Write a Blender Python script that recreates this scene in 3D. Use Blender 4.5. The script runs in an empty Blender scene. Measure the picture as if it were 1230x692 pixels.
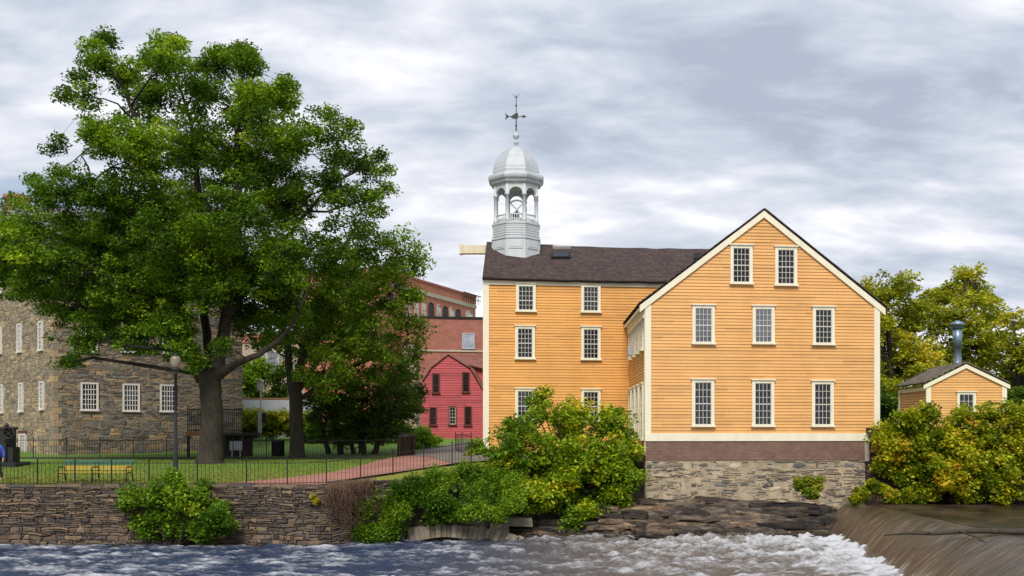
import bpy, math, random
import numpy as np
from mathutils import Vector
random.seed(7); RNG = np.random.default_rng(11)
SC = bpy.context.scene; COL = SC.collection
F = 1230.0; CX = 643.0; HY = 520.0; ZC = 4.4      # focal length (px), vanishing column, horizon row, camera height

def P(px, py, d):
    return Vector(((px-CX)/F*d, d, ZC+(HY-py)/F*d))
def lerp(a, b, t): return a+(b-a)*t
def sst(a, b, x):
    t = np.clip((x-a)/(b-a), 0, 1); return t*t*(3-2*t)

# ------------------------------------------------------------------ value noise
_T = np.random.default_rng(5).random((256, 256))
def vn(x, y):
    x = np.asarray(x, float); y = np.asarray(y, float)
    xi = np.floor(x).astype(int); yi = np.floor(y).astype(int)
    fx = x-xi; fy = y-yi; fx = fx*fx*(3-2*fx); fy = fy*fy*(3-2*fy)
    a = _T[xi & 255, yi & 255]; b = _T[(xi+1) & 255, yi & 255]
    c = _T[xi & 255, (yi+1) & 255]; e = _T[(xi+1) & 255, (yi+1) & 255]
    return (a*(1-fx)+b*fx)*(1-fy)+(c*(1-fx)+e*fx)*fy
def fbm(x, y, o=4):
    s = 0; a = 1; t = 0
    for i in range(o):
        s = s+a*vn(x*2**i+17*i, y*2**i+31*i); t += a; a *= .5
    return s/t

# ------------------------------------------------------------------ objects and tags
def tag(o, label=None, cat=None, group=None, kind=None):
    if label: o['label'] = label
    if cat: o['category'] = cat
    if group: o['group'] = group
    if kind: o['kind'] = kind
    return o
def empty(name, loc, label, cat, group=None, kind=None):
    o = bpy.data.objects.new(name, None); COL.objects.link(o); o.location = loc
    o.empty_display_size = .2
    return tag(o, label, cat, group, kind)
def link(name, me, parent=None):
    o = bpy.data.objects.new(name, me); COL.objects.link(o)
    if parent is not None:
        o.parent = parent
        off = Vector(parent.location)
        p = parent.parent
        while p: off += Vector(p.location); p = p.parent
        o.matrix_parent_inverse.identity()
        me.transform(__import__('mathutils').Matrix.Translation(-off)) if not me.get('moved') else None
        me['moved'] = 1
    return o

class MB:
    def __init__(s): s.v = []; s.f = []; s.c = []; s.sm = []
    def add(s, vs, fs, col=(1, 1, 1), smooth=False):
        n = len(s.v); s.v += [tuple(p) for p in vs]
        for f in fs: s.f.append(tuple(n+i for i in f)); s.c.append(col); s.sm.append(smooth)
    def quad(s, a, b, c, d, col=(1, 1, 1)): s.add([a, b, c, d], [(0, 1, 2, 3)], col)
    def hexa(s, b, t, col=(1, 1, 1)):
        s.add(list(b)+list(t), [(3, 2, 1, 0), (4, 5, 6, 7), (0, 1, 5, 4), (1, 2, 6, 5), (2, 3, 7, 6), (3, 0, 4, 7)], col)
    def box(s, x0, x1, y0, y1, z0, z1, col=(1, 1, 1)):
        s.hexa([(x0, y0, z0), (x1, y0, z0), (x1, y1, z0), (x0, y1, z0)], [(x0, y0, z1), (x1, y0, z1), (x1, y1, z1), (x0, y1, z1)], col)
    def fbox(s, fr, u0, u1, z0, z1, o0, o1, col=(1, 1, 1)):
        "box in a wall frame: u along the wall, z up, o outward"
        s.hexa([fr.p(u0, o1, z0), fr.p(u1, o1, z0), fr.p(u1, o0, z0), fr.p(u0, o0, z0)],
               [fr.p(u0, o1, z1), fr.p(u1, o1, z1), fr.p(u1, o0, z1), fr.p(u0, o0, z1)], col)
    def tube(s, pts, rs, n=8, col=(1, 1, 1), caps=True, smooth=True):
        pts = [Vector(p) for p in pts]
        if not hasattr(rs, '__len__'): rs = [rs]*len(pts)
        base = len(s.v); ref = None
        for i, p in enumerate(pts):
            t = (pts[min(i+1, len(pts)-1)]-pts[max(i-1, 0)]).normalized()
            if ref is None:
                ref = t.orthogonal().normalized()
            ref = (ref-t*ref.dot(t)).normalized(); b = t.cross(ref)
            for k in range(n):
                a = 2*math.pi*k/n
                s.v.append(tuple(p+(ref*math.cos(a)+b*math.sin(a))*rs[i]))
        for i in range(len(pts)-1):
            for k in range(n):
                a = base+i*n+k; b2 = base+i*n+(k+1) % n
                s.f.append((a, b2, b2+n, a+n)); s.c.append(col); s.sm.append(smooth)
        if caps:
            s.f.append(tuple(base+k for k in range(n))[::-1]); s.c.append(col); s.sm.append(False)
            e = base+(len(pts)-1)*n
            s.f.append(tuple(e+k for k in range(n))); s.c.append(col); s.sm.append(False)
    def lathe(s, c, prof, n=16, col=(1, 1, 1), smooth=True, a0=0):
        base = len(s.v)
        for (r, z) in prof:
            for k in range(n):
                a = a0+2*math.pi*k/n
                s.v.append((c[0]+r*math.cos(a), c[1]+r*math.sin(a), c[2]+z))
        for i in range(len(prof)-1):
            for k in range(n):
                a = base+i*n+k; b = base+i*n+(k+1) % n
                s.f.append((a, b, b+n, a+n)); s.c.append(col); s.sm.append(smooth)
        s.f.append(tuple(base+k for k in range(n))[::-1]); s.c.append(col); s.sm.append(False)
        e = base+(len(prof)-1)*n
        s.f.append(tuple(e+k for k in range(n))); s.c.append(col); s.sm.append(False)
    def build(s, name, mat, parent=None):
        me = bpy.data.meshes.new(name); me.from_pydata(s.v, [], s.f)
        me.materials.append(mat)
        me.polygons.foreach_set('use_smooth', s.sm)
        if any(c != (1, 1, 1) for c in s.c):
            ca = me.color_attributes.new('Col', 'FLOAT_COLOR', 'CORNER')
            cnt = np.array([len(f) for f in s.f]); cc = np.array([(*c, 1) for c in s.c])
            ca.data.foreach_set('color', np.repeat(cc, cnt, axis=0).ravel())
        me.update()
        return link(name, me, parent)

class Fr:
    "a wall: from point a to point b in plan; outward normal towards the camera side"
    def __init__(s, a, b, flip=False):
        s.a = Vector((a[0], a[1])); s.b = Vector((b[0], b[1])); s.L = (s.b-s.a).length
        s.u = (s.b-s.a)/s.L; s.n = Vector((s.u.y, -s.u.x))
        if flip: s.n = -s.n
    def p(s, u, o, z):
        q = s.a+s.u*u+s.n*o; return (q.x, q.y, z)
    def uz(s, px, py=HY):
        k = (px-CX)/F
        # a + u t = (k d, d)
        t = (k*s.a.y-s.a.x)/(s.u.x-k*s.u.y); d = s.a.y+s.u.y*t
        return t, ZC+(HY-py)/F*d

# ------------------------------------------------------------------ materials
class NT:
    def __init__(s, name):
        s.m = bpy.data.materials.new(name); s.m.use_nodes = True; s.t = s.m.node_tree
        s.bs = s.t.nodes['Principled BSDF']; s.out = s.t.nodes['Material Output']
    def n(s, ty, **kw):
        x = s.t.nodes.new('ShaderNode'+ty)
        for k, v in kw.items():
            if k in x.inputs: x.inputs[k].default_value = v
            else: setattr(x, k, v)
        return x
    def l(s, a, b): s.t.links.new(a, b)
    def obj(s, scale=(1, 1, 1), gen='Object'):
        tc = s.n('TexCoord'); mp = s.n('Mapping'); mp.inputs['Scale'].default_value = scale
        s.l(tc.outputs[gen], mp.inputs['Vector']); return mp.outputs[0]
    def noise(s, vec, sc, det=4, rough=.55, dist=0):
        x = s.n('TexNoise'); x.inputs['Scale'].default_value = sc; x.inputs['Detail'].default_value = det
        x.inputs['Roughness'].default_value = rough; x.inputs['Distortion'].default_value = dist
        if vec is not None: s.l(vec, x.inputs['Vector'])
        return x.outputs['Fac']
    def ramp(s, fac, stops):
        r = s.n('ValToRGB'); e = r.color_ramp.elements
        while len(e) < len(stops): e.new(.5)
        for el, (p, c) in zip(e, stops):
            el.position = p; el.color = (*c, 1) if hasattr(c, '__len__') else (c, c, c, 1)
        s.l(fac, r.inputs[0]); return r.outputs[0]
    def mix(s, fac, a, b, mode='MIX'):
        x = s.n('Mix', data_type='RGBA', blend_type=mode)
        for i, v in ((0, fac), (6, a), (7, b)):
            if isinstance(v, (int, float)): x.inputs[i].default_value = v
            elif isinstance(v, tuple): x.inputs[i].default_value = (*v, 1)
            else: s.l(v, x.inputs[i])
        return x.outputs[2]
    def math(s, op, a, b=0.0, c=None):
        x = s.n('Math', operation=op)
        for i, v in enumerate((a, b) if c is None else (a, b, c)):
            if isinstance(v, (int, float)): x.inputs[i].default_value = v
            else: s.l(v, x.inputs[i])
        return x.outputs[0]
    def bump(s, h, st=.5, dist=.05):
        b = s.n('Bump'); b.inputs['Strength'].default_value = st; b.inputs['Distance'].default_value = dist
        s.l(h, b.inputs['Height']); s.l(b.outputs[0], s.bs.inputs['Normal'])
    def fin(s, col=None, rough=.7, metal=0, spec=None):
        if col is not None:
            if isinstance(col, tuple): s.bs.inputs['Base Color'].default_value = (*col, 1)
            else: s.l(col, s.bs.inputs['Base Color'])
        if isinstance(rough, (int, float)): s.bs.inputs['Roughness'].default_value = rough
        else: s.l(rough, s.bs.inputs['Roughness'])
        s.bs.inputs['Metallic'].default_value = metal
        if spec is not None: s.bs.inputs['Specular IOR Level'].default_value = spec
        return s.m

def paint(name, col, var=.12, rough=.6, sc=3.0, streak=True, dirt=.0):
    m = NT(name); o = m.obj((1, 1, .25) if streak else (1, 1, 1))
    n1 = m.noise(o, sc, 5, .65); d = tuple(c*(1-var*2) for c in col); b = tuple(min(1, c*(1+var*.5)) for c in col)
    c = m.ramp(n1, [(.3, d), (.7, b)])
    if dirt:
        n2 = m.noise(m.obj(), .9, 6, .7); c = m.mix(m.ramp(n2, [(.5, 0.0), (.75, dirt)]), c, tuple(x*.45 for x in col))
    m.bump(m.noise(m.obj(), 18, 3), .25, .01)
    return m.fin(c, rough)
def clap(name, col, pitch, z0=0.0, var=.18):
    "painted clapboards: every board has its own faint tone, broken along its length"
    m = NT(name); tc = m.n('TexCoord'); sp = m.n('SeparateXYZ'); m.l(tc.outputs['Object'], sp.inputs[0])
    row = m.math('FLOOR', m.math('DIVIDE', m.math('SUBTRACT', sp.outputs[2], z0), pitch))
    seg = m.math('FLOOR', m.math('ADD', m.math('MULTIPLY', m.math('ADD', sp.outputs[0], sp.outputs[1]), .28), m.math('MULTIPLY', row, .37)))
    cb = m.n('CombineXYZ'); m.l(row, cb.inputs[0]); m.l(seg, cb.inputs[1])
    wn = m.n('TexWhiteNoise', noise_dimensions='3D'); m.l(cb.outputs[0], wn.inputs[0])
    n1 = m.noise(m.obj((.6, .6, 6)), 2.2, 6, .7)
    v = m.math('ADD', m.math('MULTIPLY', wn.outputs[0], .5), m.math('MULTIPLY', n1, .7))
    c = m.ramp(v, [(.3, tuple(x*(1-var*1.6) for x in col)), (.6, col), (.9, tuple(min(1, x*(1+var*.5)) for x in col))])
    n3 = m.noise(m.obj((1, 1, .3)), .7, 5, .7)
    c = m.mix(m.ramp(n3, [(.45, 0.0), (.75, .4)]), c, (col[0]*.72, col[1]*.6, col[2]*.5))
    m.bump(m.noise(m.obj((1, 1, 8)), 9, 3), .3, .006)
    return m.fin(c, .62)
def attrmat(name, tint=(1, 1, 1), nsc=9, rough=.88, bump=.6, var=.35, bd=.04):
    m = NT(name); a = m.n('Attribute', attribute_name='Col')
    n1 = m.noise(m.obj(), nsc, 6, .7); n2 = m.noise(m.obj(), nsc*.22, 4, .6)
    c = m.mix(1.0, a.outputs[0], m.ramp(n1, [(.25, 1-var), (.75, 1+var*.3)]), 'MULTIPLY')
    c = m.mix(1.0, c, m.ramp(n2, [(.3, .7), (.7, 1.15)]), 'MULTIPLY')
    c = m.mix(1.0, c, tint, 'MULTIPLY')
    m.bump(n1, bump, bd); return m.fin(c, rough)
def leafmat(name, trans=.35):
    m = NT(name); a = m.n('Attribute', attribute_name='Col')
    m.l(a.outputs[0], m.bs.inputs['Base Color']); m.bs.inputs['Roughness'].default_value = .55
    m.bs.inputs['Specular IOR Level'].default_value = .25
    tr = m.n('BsdfTranslucent'); c2 = m.mix(1.0, a.outputs[0], (1.25, 1.25, .6), 'MULTIPLY'); m.l(c2, tr.inputs[0])
    mx = m.n('MixShader'); mx.inputs[0].default_value = trans
    m.l(m.bs.outputs[0], mx.inputs[1]); m.l(tr.outputs[0], mx.inputs[2]); m.l(mx.outputs[0], m.out.inputs[0])
    return m.m
def brickmat(name, c1, c2, mort, k=0.12, sx=1.0, var=.3, bw=.22, rh=.075, mw=.01):
    m = NT(name); tc = m.n('TexCoord'); sp = m.n('SeparateXYZ'); m.l(tc.outputs['Object'], sp.inputs[0])
    u = m.math('ADD', sp.outputs[0], m.math('MULTIPLY', sp.outputs[1], k)); cb = m.n('CombineXYZ')
    m.l(u, cb.inputs[0]); m.l(sp.outputs[2], cb.inputs[1])
    b = m.n('TexBrick'); b.inputs['Scale'].default_value = 1; b.inputs['Brick Width'].default_value = bw
    b.inputs['Row Height'].default_value = rh; b.inputs['Mortar Size'].default_value = mw
    b.inputs['Color1'].default_value = (*c1, 1); b.inputs['Color2'].default_value = (*c2, 1); b.inputs['Mortar'].default_value = (*mort, 1)
    m.l(cb.outputs[0], b.inputs['Vector'])
    n1 = m.noise(m.obj(), 1.6, 6, .7)
    c = m.mix(1.0, b.outputs[0], m.ramp(n1, [(.3, 1-var), (.7, 1.1)]), 'MULTIPLY')
    m.bump(b.outputs[1], -.4, .01); return m.fin(c, .85)

M = {}
M['cream'] = paint('cream_paint', (.80, .74, .56), .05, .5, dirt=.12)
M['white'] = paint('white_paint', (.56, .59, .60), .06, .45, dirt=.25)
M['wood_cream'] = paint('weathered_cream_wood', (.72, .64, .46), .12, .6, dirt=.3)
M['sash'] = paint('old_sash_paint', (.60, .58, .50), .08, .6)
M['pinkwhite'] = paint('chalky_white_paint', (.72, .66, .62), .1, .6, dirt=.2)
M['yellow'] = clap('yellow_clapboard', (.70, .375, .122), .145, 4.36, .13)
M['yellow_main'] = clap('deep_yellow_clapboard', (.70, .34, .08), .145, 3.0, .13)
M['redclap'] = clap('red_clapboard', (.46, .065, .075), .22, 4.0)
M['stone_grey'] = attrmat('grey_brown_rubble', (1, 1, 1), 6)
M['stone_river'] = attrmat('river_wall_rubble', (1, 1, 1), 9, .8)
M['stone_base'] = attrmat('foundation_stone', (1, 1, 1), 9)
M['mortar_pale'] = paint('pale_lime_mortar', (.45, .365, .25), .25, .9, 2, False, .5)
M['mortar_dark'] = paint('dark_mortar', (.05, .042, .033), .2, .95, 5, False)
M['mortar_tan'] = paint('tan_mortar', (.30, .25, .19), .25, .95, 3, False, .3)
M['brick_base'] = brickmat('old_red_brick', (.215, .105, .075), (.14, .062, .05), (.22, .17, .13), .12)
M['brick_mill'] = brickmat('orange_brick', (.56, .19, .11), (.46, .15, .09), (.46, .25, .18), 2.0, bw=.5, rh=.16)
M['brick_plum'] = brickmat('plum_brick', (.40, .14, .10), (.33, .11, .085), (.34, .18, .14), 0, bw=.5, rh=.16)
M['concrete'] = paint('pale_concrete', (.5, .42, .34), .12, .8, 1, True, .2)
M['beige_wall'] = paint('beige_render', (.42, .33, .25), .15, .9, .6, False, .3)
M['greyband'] = paint('grey_parapet', (.42, .43, .47), .1, .8, .8)
M['iron'] = paint('black_iron', (.006, .006, .007), .2, .7, 6, False)
M['machine'] = paint('blackened_cast_iron', (.012, .010, .011), .2, .5, 6, False)
M['post'] = paint('dark_grey_green_post', (.018, .023, .027), .15, .4, 5)
M['lampglass'] = paint('frosted_lantern_glass', (.23, .20, .13), .06, .3, 5)
M['bench_green'] = paint('green_bench_paint', (.03, .13, .08), .2, .5, 6)
M['bench_yellow'] = paint('yellow_bench_paint', (.45, .30, .03), .12, .5, 6)
M['brown_wood'] = paint('brown_timber', (.30, .13, .04), .2, .7, 5)
M['dark_wood'] = paint('dark_stained_timber', (.035, .022, .016), .2, .8, 5)
M['galv'] = paint('galvanised_steel', (.24, .34, .42), .2, .38, 4); M['galv'].node_tree.nodes['Principled BSDF'].inputs['Metallic'].default_value = .5
M['acgrey'] = paint('grey_plastic', (.45, .45, .43), .08, .5, 5, False)
M['red_plastic'] = paint('dark_red_painted_wood', (.12, .025, .02), .1, .6)

def glassmat(name, col=(.012, .014, .017), refl=.12, bumpy=.25):
    m = NT(name); oi = m.n('ObjectInfo'); n = m.noise(m.obj(), 1.7, 2)
    gl = m.n('BsdfGlossy'); gl.inputs['Roughness'].default_value = .06; gl.inputs[0].default_value = (.8, .85, .9, 1)
    bp = m.n('Bump'); bp.inputs['Strength'].default_value = bumpy; bp.inputs['Distance'].default_value = .06
    m.l(n, bp.inputs['Height']); m.l(bp.outputs[0], gl.inputs['Normal'])
    c = m.mix(m.ramp(m.noise(m.obj(), .55, 3), [(.45, 0.0), (.65, .8)]), col, tuple(x*6 for x in col))
    m.l(c, m.bs.inputs['Base Color']); m.bs.inputs['Roughness'].default_value = .3; m.bs.inputs['Specular IOR Level'].default_value = .2
    mx = m.n('MixShader'); fr = m.math('MULTIPLY_ADD', oi.outputs['Random'], refl*1.2, refl*.4); m.l(fr, mx.inputs[0])
    m.l(m.bs.outputs[0], mx.inputs[1]); m.l(gl.outputs[0], mx.inputs[2]); m.l(mx.outputs[0], m.out.inputs[0]); return m.m
M['glass'] = glassmat('old_window_glass', (.004, .004, .005), .035)
M['glass_pale'] = glassmat('pale_grey_window_glass', (.10, .10, .11), .3)  # paler grey glass colour with a stronger gloss
M['glass_sky'] = glassmat('painted_reflection_glass', (.03, .032, .036), .16)  # grey reflections partly put into the base colour, beside the real gloss
M['glass_blind'] = glassmat('window_with_pale_blind', (.28, .27, .26), .2)

def shingle(name, col, rh=.16, var=.4, kx=1.0):
    m = NT(name); tc = m.n('TexCoord'); sp = m.n('SeparateXYZ'); m.l(tc.outputs['UV'], sp.inputs[0])
    cb = m.n('CombineXYZ'); m.l(sp.outputs[0], cb.inputs[0]); m.l(sp.outputs[1], cb.inputs[1])
    b = m.n('TexBrick'); b.inputs['Scale'].default_value = 1; b.inputs['Brick Width'].default_value = .17*kx; b.inputs['Row Height'].default_value = rh
    b.inputs['Mortar Size'].default_value = .009; b.inputs['Mortar Smooth'].default_value = .3
    b.inputs['Color1'].default_value = (*[c*(1-var) for c in col], 1); b.inputs['Color2'].default_value = (*[c*(1+var) for c in col], 1)
    b.inputs['Mortar'].default_value = (*[c*.25 for c in col], 1); m.l(cb.outputs[0], b.inputs['Vector'])
    mp = m.n('Mapping'); mp.inputs['Scale'].default_value = (.7, 2.5, 1); m.l(cb.outputs[0], mp.inputs[0])
    n1 = m.noise(mp.outputs[0], 1.5, 6, .7)
    c = m.mix(1.0, b.outputs[0], m.ramp(n1, [(.3, .55), (.7, 1.45)]), 'MULTIPLY')
    m.bump(b.outputs[1], -.6, .02); return m.fin(c, .9)
M['roof_main'] = shingle('dark_brown_wood_shingles', (.058, .036, .031))
M['roof_gable'] = shingle('grey_brown_shingles', (.05, .04, .035))
M['roof_shed'] = shingle('weathered_shed_shingles', (.14, .11, .075))
M['roof_red'] = shingle('rust_red_shingles', (.26, .085, .06))
M['roof_slate'] = shingle('grey_slate', (.21, .19, .21))
M['dome'] = paint('white_lead_dome', (.47, .50, .52), .08, .5, 3, True, .3)

def bark(name, c1, c2):
    m = NT(name); v = m.obj((7, 7, 1.1)); n1 = m.noise(v, 1.6, 7, .7, .6)
    c = m.ramp(n1, [(.3, c1), (.65, c2)])
    c = m.mix(m.ramp(m.noise(m.obj(), .8, 3), [(.5, 0.0), (.7, .35)]), c, (.07, .075, .04))
    m.bump(n1, 1.0, .09); return m.fin(c, .95)
M['bark'] = bark('furrowed_bark', (.010, .0075, .005), (.058, .044, .030))
M['bark_dark'] = bark('dark_twig_bark', (.008, .006, .004), (.032, .024, .017))
M['bark_pale'] = bark('pale_bark', (.018, .014, .010), (.085, .07, .05))
M['leaf'] = leafmat('tree_leaves'); M['leaf_bush'] = leafmat('shrub_leaves', .4); M['blade'] = leafmat('grass_blades', .3)

# ------------------------------------------------------------------ terrain
_hy = [30, 40, 44, 52, 58, 66, 86, 120, 900]; _hz = [2.3, 2.32, 2.5, 2.85, 2.92, 3.05, 4.0, 4.1, 4.1]
def HG(x, y):
    x = np.asarray(x, float); y = np.asarray(y, float)
    hl = np.interp(y, _hy, _hz)+np.clip((x+8.5)*.1, 0, .62)*(1-sst(48, 76, y))
    hr = 4.65*(1-sst(70, 110, y))+4.1*sst(70, 110, y)
    return hl+(hr-hl)*sst(6, 15, x)
_ex = [-200, -8.2, -7.9, -6.98, -5.81, -4.65, -3.54, -2.77, 0, 4, 5.2, 15.7, 15.9, 300]
_ey = [39.9, 39.9, 40.0, 40.65, 41.5, 42.4, 43.3, 43.9, 45.3, 46.8, 48.5, 48.5, 47.1, 47.1]
def EDGE(x): return np.interp(x, _ex, _ey)
def ground_px(px, py):
    "world point where the ray through a pixel meets the ground"
    d = 46.0
    for dd in np.arange(36, 140, .1):
        z = ZC+(HY-py)/F*dd
        if z <= HG((px-CX)/F*dd, dd): return Vector(((px-CX)/F*dd, dd, float(HG((px-CX)/F*dd, dd))))
    return P(px, py, 100)
def grid(name, X, Y, Z, mat, parent=None, smooth=True, attr=None, uv=None):
    ny, nx = X.shape
    me = bpy.data.meshes.new(name)
    v = np.stack([X, Y, Z], -1).reshape(-1, 3)
    i = np.arange(nx*ny).reshape(ny, nx)
    f = np.stack([i[:-1, :-1], i[:-1, 1:], i[1:, 1:], i[1:, :-1]], -1).reshape(-1, 4)
    me.from_pydata(v.tolist(), [], f.tolist()); me.materials.append(mat)
    me.polygons.foreach_set('use_smooth', [smooth]*len(f))
    if attr is not None:
        for k, a in attr.items():
            at = me.attributes.new(k, 'FLOAT', 'POINT'); at.data.foreach_set('value', a.ravel().astype(np.float32))
    if uv is not None:
        ul = me.uv_layers.new(name='UVMap'); uvs = np.stack(uv, -1).reshape(-1, 2)[f.ravel()]
        ul.data.foreach_set('uv', uvs.ravel().astype(np.float32))
    me.update(); return link(name, me, parent)

def mat_lawn():
    m = NT('mown_lawn'); o = m.obj(); n1 = m.noise(o, .35, 5, .6); n2 = m.noise(o, 14, 4, .7); n3 = m.noise(o, .13, 3)
    g = m.ramp(n2, [(.3, (.06, .13, .008)), (.7, (.16, .29, .02))])
    br = m.ramp(n2, [(.3, (.15, .14, .025)), (.7, (.33, .27, .06))])
    sp = m.n('SeparateXYZ'); m.l(o, sp.inputs[0])
    near = m.ramp(m.math('DIVIDE', m.math('ADD', m.math('SUBTRACT', sp.outputs[1], 39), m.math('MULTIPLY', n1, 8)), 20), [(.25, .9), (.7, 0.0)])
    c = m.mix(near, g, br); c = m.mix(m.ramp(n1, [(.55, 0.0), (.7, .6)]), c, br)
    m.bump(n2, .8, .05); return m.fin(c, .95)
M['lawn'] = mat_lawn()
xs = np.unique(np.concatenate([np.linspace(-300, -40, 20), np.linspace(-40, 30, 176), np.linspace(30, 300, 20)]))
ts = np.concatenate([np.linspace(0, 30, 110), np.linspace(31, 100, 45), np.geomspace(110, 860, 12)])/860
X, T = np.meshgrid(xs, ts); E = EDGE(X); Y = E+T*860
Z = HG(X, Y)+(fbm(X*.8, Y*.8, 3)-.5)*.05
X = np.vstack([X[:1], X]); Y = np.vstack([Y[:1], Y]); Z = np.vstack([Z[:1]-2.2, Z])
grid('ground', X, Y, Z, M['lawn'])
bpy.data.objects['ground']['kind'] = 'structure'

def mat_path():
    m = NT('brick_paving'); o = m.obj(); b = m.n('TexBrick'); m.l(o, b.inputs[0]); b.inputs['Scale'].default_value = 1
    b.inputs['Brick Width'].default_value = .22; b.inputs['Row Height'].default_value = .11; b.inputs['Mortar Size'].default_value = .008
    b.inputs['Color1'].default_value = (.42, .18, .13, 1); b.inputs['Color2'].default_value = (.35, .14, .10, 1); b.inputs['Mortar'].default_value = (.2, .13, .1, 1)
    c = m.mix(1.0, b.outputs[0], m.ramp(m.noise(o, .8, 5), [(.3, .75), (.7, 1.2)]), 'MULTIPLY'); return m.fin(c, .9)
M['path'] = mat_path(); M['asphalt'] = paint('worn_grey_asphalt', (.20, .165, .14), .2, .95, 1.2, False, .3)
def drape(name, near, far, mat, n=60, k=14, lift=.045):
    def rs(pl, t):
        pts = [np.array(ground_px(*q)) for q in pl]; s = [0]
        for a, b in zip(pts, pts[1:]): s.append(s[-1]+np.linalg.norm(b[:2]-a[:2]))
        s = np.array(s)/s[-1]; pts = np.array(pts)
        return np.interp(t, s, pts[:, 0]), np.interp(t, s, pts[:, 1])
    t = np.linspace(0, 1, n); ax, ay = rs(near, t); bx, by = rs(far, t); w = np.linspace(0, 1, k)[:, None]
    X = ax*(1-w)+bx*w; Y = ay*(1-w)+by*w
    Y = np.maximum(Y, EDGE(X)+.02)
    o = grid(name, X, Y, HG(X, Y)+lift+.012, mat); o['kind'] = 'structure'; return o
drape('path', [(262, 583.6), (330, 583.6), (392, 583), (433, 575.5), (472, 570), (509, 564), (545, 559)],
      [(255, 583.4), (300, 580), (350, 575), (400, 568.5), (440, 559), (470, 551), (500, 546.5)], M['path'])
drape('paved_yard', [(545, 559), (575, 556), (640, 556)], [(485, 547.5), (520, 538), (560, 531)], M['asphalt'], 40, 20, .06)

# ------------------------------------------------------------------ leaves / trees
def leaves(name, pos, size, col, mat, parent=None, up=.7, aspect=.55, kind=None):
    N = len(pos); n = RNG.normal(size=(N, 3)); n[:, 2] = np.abs(n[:, 2])+up; n /= np.linalg.norm(n, axis=1)[:, None]
    r = RNG.normal(size=(N, 3)); t = np.cross(n, r); t /= np.linalg.norm(t, axis=1)[:, None]; b = np.cross(n, t)
    s = (size*RNG.uniform(.6, 1.3, N))[:, None] if not hasattr(size, 'shape') else size[:, None]
    fold = n*s*.12
    v = np.empty((N, 4, 3)); v[:, 0] = pos+t*s*.5; v[:, 1] = pos+b*s*aspect*.5-t*s*.08+fold; v[:, 2] = pos-t*s*.5; v[:, 3] = pos-b*s*aspect*.5-t*s*.08+fold
    me = bpy.data.meshes.new(name); me.vertices.add(N*4); me.vertices.foreach_set('co', v.ravel())
    me.loops.add(N*4); me.loops.foreach_set('vertex_index', np.arange(N*4)); me.polygons.add(N)
    me.polygons.foreach_set('loop_start', np.arange(N)*4); me.polygons.foreach_set('loop_total', np.full(N, 4))
    ca = me.color_attributes.new('Col', 'FLOAT_COLOR', 'POINT')
    c = np.concatenate([col, np.ones((N, 1))], 1); ca.data.foreach_set('color', np.repeat(c, 4, axis=0).ravel())
    me.materials.append(mat); me.update(); me.validate()
    o = link(name, me, parent)
    if kind: o['kind'] = kind
    return o
def pal(t, stops):
    ps = [p for p, _ in stops]; cs = np.array([c for _, c in stops])
    return np.stack([np.interp(t, ps, cs[:, i]) for i in range(3)], 1)
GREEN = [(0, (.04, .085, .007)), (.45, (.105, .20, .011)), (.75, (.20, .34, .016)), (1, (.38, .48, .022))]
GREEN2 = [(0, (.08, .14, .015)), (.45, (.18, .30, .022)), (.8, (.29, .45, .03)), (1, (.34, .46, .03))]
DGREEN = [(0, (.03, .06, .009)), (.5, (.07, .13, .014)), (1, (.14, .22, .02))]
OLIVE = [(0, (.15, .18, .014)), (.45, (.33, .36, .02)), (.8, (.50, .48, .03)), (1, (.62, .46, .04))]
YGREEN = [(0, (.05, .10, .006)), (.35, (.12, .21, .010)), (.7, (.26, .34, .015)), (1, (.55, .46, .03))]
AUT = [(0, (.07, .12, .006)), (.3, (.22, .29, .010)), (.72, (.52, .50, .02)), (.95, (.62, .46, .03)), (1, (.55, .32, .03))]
WEED = [(0, (.055, .13, .008)), (.5, (.15, .29, .015)), (1, (.36, .46, .03))]

def blob_clumps(blobs, dens=1.0, clump=(.45, .85), thick=1.0, shell=.45):
    "clump centres spread through ellipsoid blobs given as (px, py, r_px, depth, [ry])"
    cs = []; rs = []; tn = []
    for b in blobs:
        px, py, r, d = b[:4]; ry = b[4] if len(b) > 4 else r
        c = P(px, py, d); R = r/F*d; Ry = ry/F*d; Rd = R*thick
        n = max(3, int(dens*(R*Ry*4)/(clump[1]**2)*1.5+3))
        v = RNG.normal(size=(n, 3)); v /= np.linalg.norm(v, axis=1)[:, None]; q = (RNG.uniform(shell, 1, n)*np.where(RNG.random(n) < .16, RNG.uniform(1.0, 1.3, n), 1))[:, None]
        v = v*q*np.array([R, Rd, Ry]); cs.append(np.array(c)+v); rs.append(RNG.uniform(clump[0], clump[1], n))
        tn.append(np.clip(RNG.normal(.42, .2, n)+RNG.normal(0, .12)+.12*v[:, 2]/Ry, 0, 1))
    return np.concatenate(cs), np.concatenate(rs), np.concatenate(tn)
def fill(cs, rs, tn, per, stops, size, flat=.55, jit=.13):
    N = len(cs); idx = np.repeat(np.arange(N), np.maximum(6, (per*(rs/rs.mean())**2).astype(int)))
    v = RNG.normal(size=(len(idx), 3)); v /= np.linalg.norm(v, axis=1)[:, None]; v *= (RNG.uniform(0, 1, len(idx))**.45)[:, None]
    v[:, 2] *= flat; v[:, 2] -= .25*(v[:, 0]**2+v[:, 1]**2)
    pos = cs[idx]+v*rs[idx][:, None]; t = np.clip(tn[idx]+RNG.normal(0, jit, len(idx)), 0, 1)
    return pos, pal(t, stops)*RNG.uniform(.8, 1.2, (len(idx), 1))
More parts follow.
